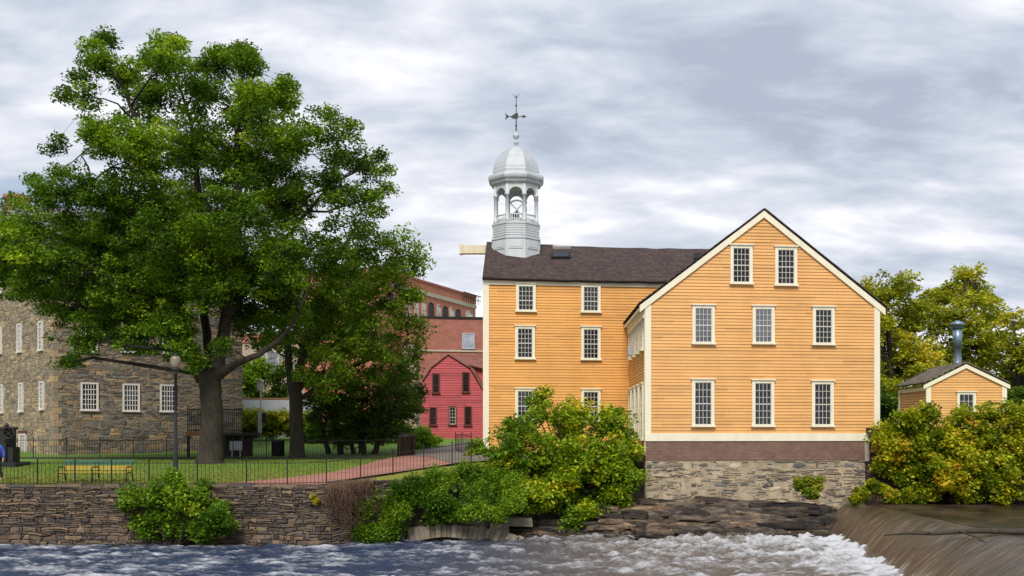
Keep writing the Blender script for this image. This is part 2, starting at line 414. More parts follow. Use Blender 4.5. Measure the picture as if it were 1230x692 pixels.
def tree(name, label, cat, base, trunk, limbs, blobs, per, size, stops, mat='bark', group=None, dens=1.0, clump=(.45, .85), thick=1.0,
         twigs=True, leafname='crown', shell=.45, flat=.55, lm='leaf', extra=None, rs_=1.0):
    root = empty(name, base, label, cat, group)
    mb = MB(); skel = []
    for pl in [trunk]+limbs:
        pts = [P(q[0], q[1], q[3]) for q in pl]; rr = [q[2]/F*q[3]*rs_ for q in pl]
        # subdivide with a little wander
        pp = []; rq = []
        for i in range(len(pts)-1):
            for k in range(4):
                t = k/4; w = Vector(RNG.normal(0, 1, 3))*(.02 if pl is trunk else rr[i]*.12)*(0 if (i == 0 and k == 0) else 1)
                pp.append(pts[i].lerp(pts[i+1], t)+w); rq.append(lerp(rr[i], rr[i+1], t))
        pp.append(pts[-1]); rq.append(rr[-1])
        mb.tube(pp, rq, 12 if pl is trunk else 8); skel += list(zip(pp, rq))
    mb.build('trunk', M[mat], root)
    cs, rs, tn = blob_clumps(blobs, dens, clump, thick, shell)
    if twigs:
        tw = MB(); sp = np.array([tuple(p) for p, _ in skel]); sr = np.array([r for _, r in skel])
        hub = []
        bigc = np.array([tuple(P(b[0], b[1], b[3])) for b in blobs if b[2] >= 11]+[tuple(sp[-1])])
        for b in blobs:
            c = np.array(P(b[0], b[1]+b[2]*.2, b[3])); dd = np.linalg.norm(sp-c, axis=1)+np.clip(sp[:, 2]-c[2]+.5, 0, 9)*1.5
            j = int(dd.argmin()); a = sp[j]; L = np.linalg.norm(c-a)
            if b[2] < 11: a = bigc[int(np.linalg.norm(bigc-c, axis=1).argmin())]; L = np.linalg.norm(c-a)
            r0 = min(sr[j]*.6, .025+L*.012)*(1 if b[2] >= 11 else .5); mid = (a+c)/2+RNG.normal(0, .12*L, 3)*[1, 1, .5]-[0, 0, -.08*L]
            tw.tube([a, lerp(a, mid, .5)+RNG.normal(0, .03*L, 3), mid, lerp(mid, c, .5)+RNG.normal(0, .03*L, 3), c], [r0, r0*.85, r0*.7, r0*.55, r0*.4], 6)
            hub += [mid, lerp(mid, c, .5), c]
        hub = np.array(hub)
        for c in cs[RNG.random(len(cs)) < .8]:
            dd = np.linalg.norm(hub-c, axis=1); a = hub[int(dd.argmin())]; m_ = (a+c)/2+RNG.normal(0, .1, 3)
            tw.tube([a, m_, c], [.028, .018, .007], 4, caps=False)
        tw.build('branches', M['bark_dark'], root)
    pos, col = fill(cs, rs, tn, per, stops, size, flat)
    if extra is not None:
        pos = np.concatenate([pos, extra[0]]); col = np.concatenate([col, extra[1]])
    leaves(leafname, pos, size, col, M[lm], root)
    return root

def D(lst, d, j=3.0):
    out = []
    for i, b in enumerate(lst):
        out.append((b[0], b[1], b[2], d+random.uniform(-j, j))+tuple(b[3:]))
    return out
big = [(120, 74, 19), (100, 112, 23), (150, 92, 24), (200, 70, 30), (182, 115, 32), (240, 105, 32), (292, 78, 24), (262, 75, 20), (300, 125, 40), (342, 118, 20),
       (122, 162, 33), (165, 180, 48), (230, 175, 50), (290, 185, 52), (348, 168, 40), (385, 152, 26), (415, 180, 32), (442, 200, 24), (448, 236, 18),
       (395, 220, 42), (340, 240, 50), (280, 255, 52), (220, 255, 55), (160, 245, 52), (100, 232, 46), (58, 235, 26), (38, 268, 38), (10, 305, 38), (60, 318, 48),
       (110, 305, 52), (170, 325, 52), (230, 325, 50), (290, 325, 50), (340, 305, 45), (388, 285, 26), (25, 345, 24), (75, 368, 36), (125, 385, 40), (100, 410, 28),
       (82, 432, 14), (170, 385, 40), (212, 395, 32), (300, 375, 36), (335, 355, 36), (-20, 280, 35), (-15, 330, 25)]
big = [(b[0], b[1], b[2]*.95) for b in big]
big += [(108, 52, 9), (128, 46, 8), (92, 90, 9), (80, 110, 8), (196, 48, 9), (212, 52, 8), (180, 70, 10), (290, 60, 9), (300, 68, 8), (268, 62, 8), (345, 100, 8), (70, 165, 9), (62, 178, 8), (75, 205, 10), (40, 215, 8), (420, 152, 8), (455, 185, 8), (462, 200, 8), (465, 225, 6), (456, 250, 6), (20, 240, 8), (240, 82, 10), (325, 112, 9), (400, 140, 9)]
big += [(30, 300, 38), (78, 278, 40), (22, 335, 30), (60, 348, 34), (100, 345, 36), (140, 345, 36), (5, 270, 26), (130, 280, 40), (180, 290, 40), (200, 350, 40), (260, 340, 40), (250, 290, 40)]
bb = D(big, 52, 3.5)+D([b for b in big if 110 < b[0] < 350], 55, 4)
bb += [(235, 432, 16, 50.5), (215, 418, 16, 50), (160, 410, 20, 51), (268, 412, 14, 50)]
tree('shade_tree', 'huge dark green broadleaf tree with a thick forked trunk on the lawn', 'tree', P(252, 557, 52),
     [(252, 562, 29, 52), (253, 550, 22, 52), (254, 530, 19, 52), (255, 500, 18, 52), (253, 470, 18, 52), (250, 448, 20, 52)],
     [[(245, 455, 15, 52), (232, 430, 13, 52), (216, 395, 10, 52.5), (206, 340, 8.5, 53.5), (192, 260, 6.5, 54), (178, 180, 5, 52), (150, 110, 3, 52), (125, 70, 1.5, 52)],
      [(258, 455, 15, 52), (264, 425, 12, 52.3), (272, 380, 10, 52.6), (280, 320, 8.5, 53), (288, 250, 6.5, 53), (284, 170, 4.5, 53), (292, 90, 2, 53)],
      [(262, 450, 10, 52), (285, 437, 6, 51.7), (310, 426, 5.2, 51.5), (332, 411, 4.6, 51.7), (348, 394, 3.4, 52), (368, 355, 2, 53), (380, 310, 1, 53)],
      [(228, 422, 8, 52), (190, 372, 6, 53), (140, 330, 4.5, 53.5), (90, 290, 3, 53), (40, 275, 1.5, 52)],
      [(272, 382, 7, 52.5), (315, 320, 5, 54), (360, 265, 4, 54), (400, 220, 2.5, 53), (440, 200, 1.2, 52)],
      [(206, 342, 5, 53.5), (160, 270, 3.5, 53.5), (110, 220, 3, 50), (70, 230, 1.5, 50)],
      [(282, 310, 5, 53), (240, 230, 4, 53), (230, 150, 3, 54), (205, 70, 1.5, 54)],
      [(256, 465, 9, 52), (252, 430, 8, 54), (245, 370, 7, 56), (240, 300, 5, 57), (235, 200, 3, 57)]],
     bb, 84, .19, GREEN, dens=1.2, clump=(.36, .8), shell=.2, rs_=.7)
sec = D([(400, 305, 30), (440, 290, 28), (478, 300, 28), (500, 318, 15), (430, 264, 18), (420, 340, 42), (468, 348, 36), (497, 350, 14), (380, 350, 38), (340, 388, 32), (362, 415, 28),
         (400, 400, 40), (450, 400, 38), (490, 398, 22), (500, 425, 14), (318, 405, 18), (390, 440, 30), (430, 440, 34), (472, 440, 30), (345, 330, 25)], 59, 2.5)
tree('park_tree', 'mid green tree with one pale straight trunk, right of the huge dark tree', 'tree', P(356, 547, 60),
     [(357, 552, 15, 60), (357, 540, 12, 60), (356, 510, 11, 60), (355, 475, 11, 60), (352, 455, 11, 60)],
     [[(350, 460, 7, 60), (345, 420, 6, 60), (338, 380, 4, 60), (335, 330, 2, 60)], [(356, 460, 8, 60), (366, 420, 6.5, 60), (382, 370, 5, 60), (405, 310, 3, 59), (430, 270, 1.5, 59)],
      [(358, 470, 5, 60), (385, 430, 4, 61), (425, 390, 3, 62), (470, 350, 2, 61), (500, 325, 1, 60)], [(360, 480, 4, 60), (400, 450, 3, 61), (450, 430, 2, 61), (480, 410, 1, 61)]],
     sec+D([(400, 370, 30), (430, 400, 30), (380, 395, 26), (410, 340, 26), (440, 360, 28), (360, 380, 24)], 62, 1), 66, .23, GREEN2, mat='bark_pale', dens=1.5, rs_=.72, clump=(.45, .9))
dk = D([(400, 470, 30), (440, 470, 34), (478, 462, 28), (395, 498, 27), (430, 503, 30), (462, 500, 28), (488, 486, 20), (415, 520, 18), (450, 522, 16), (378, 480, 18), (500, 470, 12)], 65, 2.2)
tree('dense_tree', 'low dark spreading tree with several thin stems behind the pale trunk', 'tree', P(432, 544, 65),
     [(436, 547, 5, 65), (434, 525, 4, 65), (430, 500, 3, 65), (440, 470, 2, 65)],
     [[(410, 546, 4, 65), (405, 525, 3, 65), (396, 490, 2, 65)], [(395, 546, 3.5, 66), (390, 525, 3, 66), (380, 490, 2, 66)], [(448, 546, 4, 65), (460, 525, 3, 65), (478, 480, 2, 65)],
      [(425, 546, 3, 66), (420, 520, 2.5, 66), (410, 480, 2, 66)]],
     dk, 60, .24, DGREEN, mat='bark_dark', dens=1.5, clump=(.4, .75), thick=1.2)

# background trees, right
tr = [('autumn_tree', 'yellowing tree whose crown begins right beside the gable roof edge', [(1062, 352, 24), (1085, 345, 18), (1050, 390, 28), (1078, 390, 32), (1104, 380, 24), (1060, 430, 34), (1095, 430, 32), (1070, 465, 30), (1040, 350, 16), (1030, 400, 24)], 78, 1072),
      ('autumn_tree', 'tallest olive tree behind the small shed and its metal flue', [(1160, 335, 18), (1138, 350, 22), (1175, 350, 20), (1122, 372, 26), (1155, 375, 30), (1186, 378, 24), (1130, 410, 32), (1168, 412, 32), (1120, 448, 30), (1160, 450, 32), (1195, 410, 22), (1190, 448, 26)], 82, 1150),
      ('autumn_tree', 'lower olive tree cut by the right picture edge beyond the shed', [(1216, 385, 16), (1225, 415, 26), (1212, 445, 24), (1240, 450, 28), (1222, 475, 26), (1255, 400, 22), (1248, 430, 25)], 76, 1228)]
for nm, lb, bl, d, tx in tr:
    b0 = P(tx, 500, d); b0.z = float(HG(b0.x, d))
    pyb = HY-(b0.z-ZC)*F/d; top = min(q[1] for q in bl)
    lim = []
    for q in bl[::2]:
        lim.append([(tx, 470, 4, d), (lerp(tx, q[0], .35), lerp(470, q[1], .45), 3, d+RNG.uniform(-1, 1)), (q[0], q[1], 1, d)])
    tree(nm, lb, 'tree', b0, [(tx, pyb+3, 8, d), (tx, 490, 6, d), (tx, 465, 5, d), (lerp(tx, bl[0][0], .5), 420, 3, d)], lim,
         D(bl, d, 2.5), 60, .32, OLIVE, mat='bark_dark', group='trees beyond the shed', dens=1.5, clump=(.5, 1.0), shell=.3)
# scrub closing the view behind the shed
sb = D([(1035, 480, 24), (1070, 492, 26), (1100, 490, 26), (1140, 492, 26), (1180, 492, 26), (1215, 490, 26), (1245, 490, 26), (1280, 485, 30)], 70, 1.5)
cs, rs, tn = blob_clumps(sb, 1.6, (.4, .8)); pos, col = fill(cs, rs, tn, 60, DGREEN, .28)
tag(leaves('undergrowth', pos, .28, col, M['leaf']), 'dark undergrowth behind the yellow shed', 'undergrowth', kind='stuff')

# trees / hedge, street side (seen between stone mill and park tree)
def shrub(name, label, cat, blobs, per, size, stops, base=None, stems=5, dens=1.3, clump=(.25, .5), group=None, lm='leaf_bush', mat='bark_dark', thick=1.0, aspect=.55, shell=.4, flat=.7, hang=False):
    c = [P(*[(b[0]), b[1], b[3]]) for b in blobs]
    if base is None:
        base = Vector((sum(p.x for p in c)/len(c), sum(p.y for p in c)/len(c), min(p.z-b[2]/F*b[3] for p, b in zip(c, blobs))))
    root = empty(name, base, label, cat, group)
    mb = MB()
    for i, (q, b) in enumerate(zip(c, blobs)):
        for k in range(max(1, stems//max(1, len(c)//3))):
            s = Vector(base)+Vector((RNG.uniform(-.25, .25), RNG.uniform(-.2, .2), -.1)); e = q+Vector(RNG.normal(0, b[2]/F*b[3]*.5, 3)); m_ = s.lerp(e, .5)+Vector((0, 0, .1*(e-s).length))
            L = (e-s).length; mb.tube([s, m_, e], [.012+.008*L, .01+.005*L, .006], 5, caps=False)
    mb.build('stems', M[mat], root)
    cs, rs, tn = blob_clumps(blobs, dens, clump, thick, shell); pos, col = fill(cs, rs, tn, per, stops, size, flat)
    leaves('foliage', pos, size, col, M[lm], root, aspect=aspect); return root
shrub('street_tree', 'bright small tree beside the right corner of the stone mill', 'tree', [(300, 442, 20, 92), (318, 452, 18, 93), (292, 462, 18, 91), (308, 470, 14, 92)], 55, .34, GREEN, clump=(.5, .9), base=P(305, 512, 92))
shrub('street_tree', 'darker drooping street tree just left of the pale trunk', 'tree', [(338, 452, 14, 90), (334, 470, 16, 90), (345, 485, 12, 90), (326, 476, 8, 90)], 55, .32, DGREEN, clump=(.45, .8), base=P(338, 512, 90))
shrub('hedge', 'bright yellow green hedge below the grey parapet wall', 'hedge', [(x, 507+random.uniform(-2, 2), 17, 82+random.uniform(-.5, .5)) for x in range(285, 372, 10)], 60, .26, [(0, (.12, .18, .01)), (.6, (.36, .42, .02)), (1, (.6, .55, .04))], clump=(.35, .6))
shrub('hedge', 'green hedge running behind the dark low tree', 'hedge', [(x, 520+random.uniform(-2, 2), 18, 78+random.uniform(-.5, .5)) for x in range(372, 500, 13)], 50, .25, DGREEN, clump=(.35, .6))
# ------------------------------------------------------------------ walls, windows, stones
def clapwall(mb, fr, z0, z1, lo, hi, pitch=.145, proud=.03, o=0.0):
    "real overlapping boards; lo(z), hi(z) give the extent of the wall at height z"
    n = int(math.ceil((z1-z0)/pitch))
    for i in range(n):
        a = z0+i*pitch; b = min(z1, a+pitch); pr = proud*random.uniform(.85, 1.15)
        la, ha, lb, hb = lo(a), hi(a), lo(b), hi(b)
        if ha-la < .02: continue
        if hb < lb: lb = hb = (lb+hb)/2
        mb.quad(fr.p(la, o+pr, a), fr.p(ha, o+pr, a), fr.p(hb, o, b), fr.p(lb, o, b))
        mb.quad(fr.p(la, o, a), fr.p(ha, o, a), fr.p(ha, o+pr, a), fr.p(la, o+pr, a))
WN = [0]
def window(parent, fr, uc, z0, z1, w, nx=4, ny=6, o=.035, trim='cream', glass='glass', cas=.13, cap=True, mw=.021, arch=0, meet=True, sashmat=None, name='window'):
    root = bpy.data.objects.new(name, None); COL.objects.link(root); root.parent = parent
    u0, u1 = uc-w/2, uc+w/2
    loc = Vector(fr.p(uc, o, z0)); par = Vector((0, 0, 0)); q = parent
    while q: par += Vector(q.location); q = q.parent
    root.location = loc-par
    m = MB(); dp = .075
    m.fbox(fr, u0, u0+cas, z0+.09, z1, o-.03, o+dp); m.fbox(fr, u1-cas, u1, z0+.09, z1, o-.03, o+dp)
    m.fbox(fr, u0+cas, u1-cas, z1-cas, z1, o-.03, o+dp-.003)
    if cap: m.fbox(fr, u0-.05, u1+.05, z1, z1+.055, o-.03, o+dp+.06)
    m.build('frame', M[trim], root)
    s = MB(); s.fbox(fr, u0-.05, u1+.05, z0, z0+.09, o-.03, o+dp+.06); s.build('sill', M[trim], root)
    a, b, c, d = u0+cas, u1-cas, z0+.09, z1-cas
    g = MB(); g.quad(fr.p(a, o+.012, c), fr.p(b, o+.012, c), fr.p(b, o+.012, d), fr.p(a, o+.012, d))
    g.build('pane', M[glass], root)
    k = MB(); r = .03; sm = M[sashmat or ('sash' if trim == 'cream' else trim)]
    k.fbox(fr, a, b, c, c+r*1.4, o, o+.045); k.fbox(fr, a, b, d-r, d, o, o+.045); k.fbox(fr, a, a+r, c+r*1.4, d-r, o, o+.045); k.fbox(fr, b-r, b, c+r*1.4, d-r, o, o+.045)
    for i in range(1, nx):
        x = a+r+(b-a-2*r)*i/nx; k.fbox(fr, x-mw/2, x+mw/2, c+r*1.4, d-r, o, o+.038)
    for j in range(1, ny):
        z = c+r+(d-c-2*r)*j/ny; h = mw*(1.1 if (meet and j == ny//2) else .5)
        k.fbox(fr, a+r, b-r, z-h, z+h, o, o+(.041 if not (meet and j == ny//2) else .05))
    k.build('sash', sm, root)
    return root
def stones(fr, u0, u1, z0, z1, mw, mh, pal_, name, mat, parent=None, proud=(.02, .07), gap=.018, holes=(), o=0, warp=.1, skip=0):
    "rubble masonry: courses of unequal, skewed stones, each its own tone"
    mb = MB(); z = z0
    def wz(u, zz): return zz+(float(vn(u*2.1+3, zz*1.9))-.5)*warp*1.5*min(1, (zz-z0)/.3, max(0, (z1-zz)/.3))
    while z < z1-.03:
        h = mh*random.choice([.5, .7, .9, 1.1, 1.4])*random.uniform(.85, 1.2); h = min(h, z1-z)
        if z1-z-h < mh*.4: h = z1-z
        u = u0-random.uniform(0, mw*.5)*0
        while u < u1-.02:
            w = mw*random.choice([.35, .6, .9, 1.2, 1.7])*random.uniform(.8, 1.2); w = min(w, u1-u)
            if u1-u-w < mw*.3: w = u1-u
            split = random.random() < .28 and h > mh*.8
            for (za, zb) in ([(z, z+h*.5), (z+h*.5, z+h)] if split else [(z, z+h)]):
                cu, cz = u+w/2, (za+zb)/2
                if any(h0 < cu < h1 and k0 < cz < k1 for h0, h1, k0, k1 in holes): continue
                if skip and random.random() < skip: continue
                g = gap; jx = min(w, .3)*(.13+skip*.25); jz = (zb-za)*(.13+skip*.3)
                R = lambda s: random.uniform(-s, s)
                q = [(u+g+R(jx), wz(u, za)+g+R(jz)), (cu+R(jx), wz(cu, za)+g+R(jz)*.8), (u+w-g+R(jx), wz(u+w, za)+g+R(jz)), (u+w-g+R(jx), wz(u+w, cz)),
                     (u+w-g+R(jx), wz(u+w, zb)-g+R(jz)), (cu+R(jx), wz(cu, zb)-g+R(jz)*.8), (u+g+R(jx), wz(u, zb)-g+R(jz)), (u+g+R(jx), wz(u, cz))]
                q = [(min(max(x, u0), u1), min(max(y, z0), z1)) for x, y in q]
                pr = random.uniform(*proud); ce = (sum(x for x, y in q)/8, sum(y for x, y in q)/8)
                bev = min(.03, (zb-za)*.18)
                def ins(p, e):
                    dx, dy = ce[0]-p[0], ce[1]-p[1]; L = math.hypot(dx, dy)+1e-6; return (p[0]+dx/L*e, p[1]+dy/L*e)
                a = [fr.p(x, o-.03, y) for x, y in q]; b = [fr.p(x, o+pr*.6, y) for x, y in q]
                c = [fr.p(*(lambda t: (t[0], o+pr, t[1]))(ins(p, bev))) for p in q]
                cen = fr.p(ce[0]+R(.03), o+pr+random.uniform(0, .02), ce[1])
                cc = random.choice(pal_); t = random.uniform(.7, 1.25); cc = tuple(x*t for x in cc)
                fs = []
                for i in range(8):
                    j = (i+1) % 8; fs += [(i, j, 8+j, 8+i), (8+i, 8+j, 16+j, 16+i), (16+i, 16+j, 24)]
                mb.add(a+b+c+[cen], fs, cc)
            u += w
        z += h
    return mb.build(name, mat, parent)

# ================================================================== GABLE BLOCK of the mill
A = (4.974, 46.0); B = (15.79, 47.15)
GF = Fr(A, B); gable = empty('mill_wing', (*A, 1.2), 'orange yellow clapboard mill wing, gable facing the river above a brick and stone base', 'building')
GS = Fr((A[0], 54.1), A)        # side wall, faces left
ZB, ZE, ZP = 4.36, 10.28, 14.42
uP, _ = GF.uz(917)
def glo(z): return 0 if z <= ZE else uP*(z-ZE)/(ZP-ZE)
def ghi(z): return GF.L if z <= ZE else GF.L-(GF.L-uP)*(z-ZE)/(ZP-ZE)
m = MB(); clapwall(m, GF, ZB, ZP, glo, ghi)
clapwall(m, GS, 3.4, ZE, lambda z: 0, lambda z: GS.L)
GR = Fr(B, (B[0], 57)); clapwall(m, GR, 3.4, ZE, lambda z: 0, lambda z: GR.L)
m.quad(GF.p(0, -.02, 2.9), GF.p(GF.L, -.02, 2.9), GF.p(GF.L, -.02, ZE), GF.p(0, -.02, ZE)); m.add([GF.p(0, -.02, ZE), GF.p(GF.L, -.02, ZE), GF.p(uP, -.02, ZP)], [(0, 1, 2)])
m.build('clapboard_wall', M['yellow'], gable)
t = MB()
t.fbox(GF, -.055, .22, ZB, ZE-.05, -.05, .07); t.fbox(GS, GS.L-.24, GS.L+.02, 3.4, ZE-.1, -.02, .068); t.build('corner_board', M['cream'], gable); t = MB(); t.fbox(GF, GF.L-.22, GF.L+.055, ZB, ZE-.05, -.05, .07)
t.build('corner_board', M['cream'], gable)
t = MB(); t.fbox(GF, -.07, GF.L+.07, 4.03, ZB+.02, -.05, .095); t.build('water_table', M['cream'], gable)
# rake boards and roof
def slab(mb, pts, th):
    "thin slab from four top points (a,b,c,d), thickness straight down"
    lo = [(p[0], p[1], p[2]-th) for p in pts]; mb.hexa(lo, pts)
ov = .30
def rake(side):
    mb = MB(); e = -ov if side < 0 else GF.L+ov; zs = (ZP-ZE)/uP if side < 0 else (ZP-ZE)/(GF.L-uP)
    ze = ZE-ov*zs
    k = .02
    for o0, o1, top, bot in ((.06, .11, .07, -.24),):
        mb.hexa([GF.p(e, o1, ze+bot), GF.p(uP, o1, ZP+bot), GF.p(uP, o0-.1, ZP+bot), GF.p(e, o0-.1, ze+bot)],
                [GF.p(e, o1, ze+top), GF.p(uP, o1, ZP+top), GF.p(uP, o0-.1, ZP+top), GF.p(e, o0-.1, ze+top)])
    return mb.build('rake_board', M['cream'], gable)
rake(-1); rake(1)
def roofgrid(name, a, b, c, d, mat, parent, nu=40, nv=14, sag=0.0, th=.1, rough=.02):
    "roof plane a-b (eave) to d-c (ridge), gently uneven, with a visible edge"
    a, b, c, d = [np.array(p, float) for p in (a, b, c, d)]
    u = np.linspace(0, 1, nu)[None, :, None]; v = np.linspace(0, 1, nv)[:, None, None]
    G = (a*(1-u)+b*u)*(1-v)+(d*(1-u)+c*u)*v
    G[..., 2] -= sag*np.sin(math.pi*u[..., 0])*(.3+.7*v[..., 0]); G[..., 2] += (vn(G[..., 0]*1.3, G[..., 1]*1.7+G[..., 2])-.5)*rough
    L = np.linalg.norm(b-a); S = np.linalg.norm(d-a)
    U = np.broadcast_to(u[..., 0]*L, G.shape[:2]); V = np.broadcast_to(v[..., 0]*S, G.shape[:2])
    o = grid(name, G[..., 0], G[..., 1], G[..., 2], mat, parent, True, None, (U, V))
    sm = o.modifiers.new('thickness', 'SOLIDIFY'); sm.thickness = th; sm.offset = -1
    return o
pk = lambda e, ze, y: (GF.p(e, 0, 0)[0], y, ze)
zl = ZE-ov*(ZP-ZE)/uP+.12; zr = ZE-ov*(ZP-ZE)/(GF.L-uP)+.12; fo = .16
f0 = GF.p(-ov-.04, fo, zl); f1 = GF.p(uP, fo, ZP+.13); f2 = GF.p(GF.L+ov+.04, fo, zr)
roofgrid('roof', f0, (f0[0], 54.3, zl), (f1[0], 60, ZP+.13), f1, M['roof_gable'], gable, th=.055)
roofgrid('roof', (f2[0], 60, zr), f2, f1, (f1[0], 60, ZP+.13), M['roof_gable'], gable, th=.055)
t = MB(); t.box(f0[0]+.02, A[0], 46.0, 54.2, zl-.24, zl-.13); t.box(A[0]-.12, A[0]-.03, 46.1, 54.2, zl-.6, zl-.24)
t.build('soffit', M['cream'], gable)
# front windows
for cx, y0, y1, ny, gl in [(890, 342, 295, 6, 'glass'), (943.5, 344, 297, 6, 'glass'), (844.5, 414, 367, 6, 'glass_sky'), (916.5, 414, 368, 6, 'glass_sky'), (988.5, 415, 369, 6, 'glass'),
                       (844, 513, 456, 6, 'glass'), (916, 513, 457, 6, 'glass'), (987.5, 513, 458, 6, 'glass')]:
    u, za = GF.uz(cx, y0); _, zb = GF.uz(cx, y1)
    window(gable, GF, u, za, zb, 1.03, 4, ny, glass=gl)
# side windows (seen very obliquely)
for i in range(4):
    u = GS.L-1.25-i*1.95
    window(gable, GS, u, 8.15, 9.75, 1.03, 4, 6); window(gable, GS, u, 4.05, 6.65, 1.03, 4, 6)
ac = MB(); ua = GS.L-1.25-2*1.95; ac.fbox(GS, ua-.33, ua+.33, 8.27, 8.72, .08, .36)
for k in range(6): ac.fbox(GS, ua-.28, ua-.03, 8.31+k*.06, 8.34+k*.06, .36, .375, ); ac.fbox(GS, ua+.03, ua+.28, 8.31+k*.06, 8.34+k*.06, .36, .375)
ac.fbox(GS, ua-.3, ua-.02, 8.3, 8.69, .36, .365)
aco = ac.build('air_conditioner', M['acgrey']); tag(aco, 'small grey air conditioner sticking out of an upper side window of the mill wing', 'air conditioner')
# brick and stone base
uB, _ = GF.uz(1039); b_ = MB(); b_.fbox(GF, -.03, uB, 3.15, 4.03, -.3, .05); b_.fbox(GF, uB, GF.L, 3.15, 4.03, -.3, -.02); b_.fbox(GS, 0, GS.L-.02, 2.5, 3.41, -.3, .03)
b_.build('brick_course', M['brick_base'], gable)
b_ = MB(); b_.fbox(GF, -.02, uB, .6, 3.16, -.35, .02); b_.build('foundation', M['mortar_pale'], gable)
SB = [(.50, .41, .28), (.44, .36, .25), (.38, .31, .22), (.46, .37, .25), (.32, .25, .17), (.22, .19, .16), (.13, .115, .10), (.38, .29, .18), (.26, .2, .14), (.22, .18, .15), (.38, .31, .22), (.16, .15, .15)]
stones(GF, 0, uB, .9, 3.15, .33, .14, SB, 'foundation_stones', M['stone_base'], gable, (-.005, .045), .02, warp=.10, o=.02, skip=.25)

# ================================================================== MAIN BLOCK
C0 = (-2.65, 53.2); D0 = (4.974, 54.1); e = (Vector(D0)-Vector(C0)).normalized(); E0 = Vector(C0)+e*16.5
MF = Fr(C0, (E0.x, E0.y)); main = empty('mill_main_block', (*C0, 2.9), 'long deep yellow mill range with brown shingle roof, standing behind the river shrub', 'building')
m = MB(); zt = ZC+(HY-340)/F*53.2+.02; clapwall(m, MF, 2.5, zt, lambda z: 0, lambda z: MF.L)
yb = 62.4; zrg = ZC+(HY-291.5)/F*57.9
m.quad(MF.p(0, -.02, 1.9), MF.p(MF.L, -.02, 1.9), MF.p(MF.L, -.02, zt), MF.p(0, -.02, zt))
MS = Fr((C0[0], yb), C0); clapwall(m, MS, 2.5, zrg-.1, lambda z: 0 if z < zt else (z-zt)/(zrg-zt)*4.6, lambda z: MS.L if z < zt else MS.L-(z-zt)/(zrg-zt)*4.6)
m.quad((C0[0], yb, 2), (E0.x, yb+1.9, 2), (E0.x, yb+1.9, zt), (C0[0], yb, zt))
m.build('clapboard_wall', M['yellow_main'], main)
t = MB(); t.fbox(MF, -.06, .24, 2.4, zt-.1, -.05, .07); t.build('corner_board', M['cream'], main); t = MB(); t.fbox(MS, MS.L-.24, MS.L+.02, 2.4, zt-.1, -.02, .068); t.build('corner_board', M['cream'], main)
t = MB(); t.fbox(MF, -.06, MF.L, zt-.1, zt+.12, -.05, .09); t.fbox(MF, -.1, MF.L, zt+.12, zt+.2, -.05, .17)
t.build('cornice', M['cream'], main)
zev = ZC+(HY-333.5)/F*52.95
r0 = MF.p(-.12, .32, zev); r1 = MF.p(MF.L-.6, .32, zev)
roofgrid('roof', r0, r1, (r1[0], r1[1]+4.9, zrg-.02), (r0[0], r0[1]+4.75, zrg+.02), M['roof_main'], main, 80, 24, .16, .13, .05)
roofgrid('roof', (r1[0], r1[1]+9.8, zev), (r0[0], r0[1]+9.5, zev), (r0[0], r0[1]+4.75, zrg+.02), (r1[0], r1[1]+4.9, zrg-.02), M['roof_main'], main, 60, 12, .16, .13, .05)
for cx, y0, y1, ny in [(631.5, 375, 341, 5), (709.5, 376, 342, 5), (630.5, 432, 392, 6), (709.5, 433, 393, 6), (630.5, 508, 467, 6), (709.5, 508, 468, 6)]:
    u, za = MF.uz(cx, y0); _, zb = MF.uz(cx, y1); window(main, MF, u, za, zb, 1.03, 4, ny)
def on_roof(px, py, h=0):
    "point of the main roof plane on the ray of a pixel"
    a = Vector(r0); n = (Vector(r1)-a).cross(Vector((r0[0], r0[1]+4.75, zrg+.02))-a).normalized()
    dr = Vector(((px-CX)/F, 1, (HY-py)/F)); o = Vector((0, 0, ZC)); tt = (a-o).dot(n)/dr.dot(n); return o+dr*tt+n*h
def skylight(x0, x1, y0, y1, nm, mt):
    q = [on_roof(x0, y1), on_roof(x1, y1), on_roof(x1, y0), on_roof(x0, y0)]; m = MB()
    up = Vector((0, -.45, .89)); m.hexa([tuple(p-up*.1) for p in q], [tuple(p+up*.05) for p in q]); f = m.build(nm, M[mt], main)
    return q, up
q, up = skylight(662, 685, 303.5, 309.5, 'skylight', 'iron')
g = MB(); c = sum(q, Vector())/4; g.quad(*[tuple(c+(p-c)*.8+up*.055) for p in q]); g.build('skylight_pane', M['glass'], main)
skylight(664, 686, 295.5, 297, 'ridge_vent', 'acgrey')
skylight(834, 843, 305, 311, 'roof_flashing', 'iron')
hb = MB(); pz0 = ZC+(HY-305)/F*57.5; pz1 = ZC+(HY-295)/F*57.5; hb.box((553-CX)/F*57.5, C0[0]-.0, 57.3, 57.75, pz0, pz1)
hb.box((552-CX)/F*57.5, (556-CX)/F*57.5, 57.27, 57.78, pz0-.02, pz1+.02); hb.build('hoist_beam', M['wood_cream'], main)
fd = MB(); fd.fbox(MF, -.02, MF.L, 1.0, 2.52, -.3, .02); fd.build('foundation', M['mortar_tan'], main)

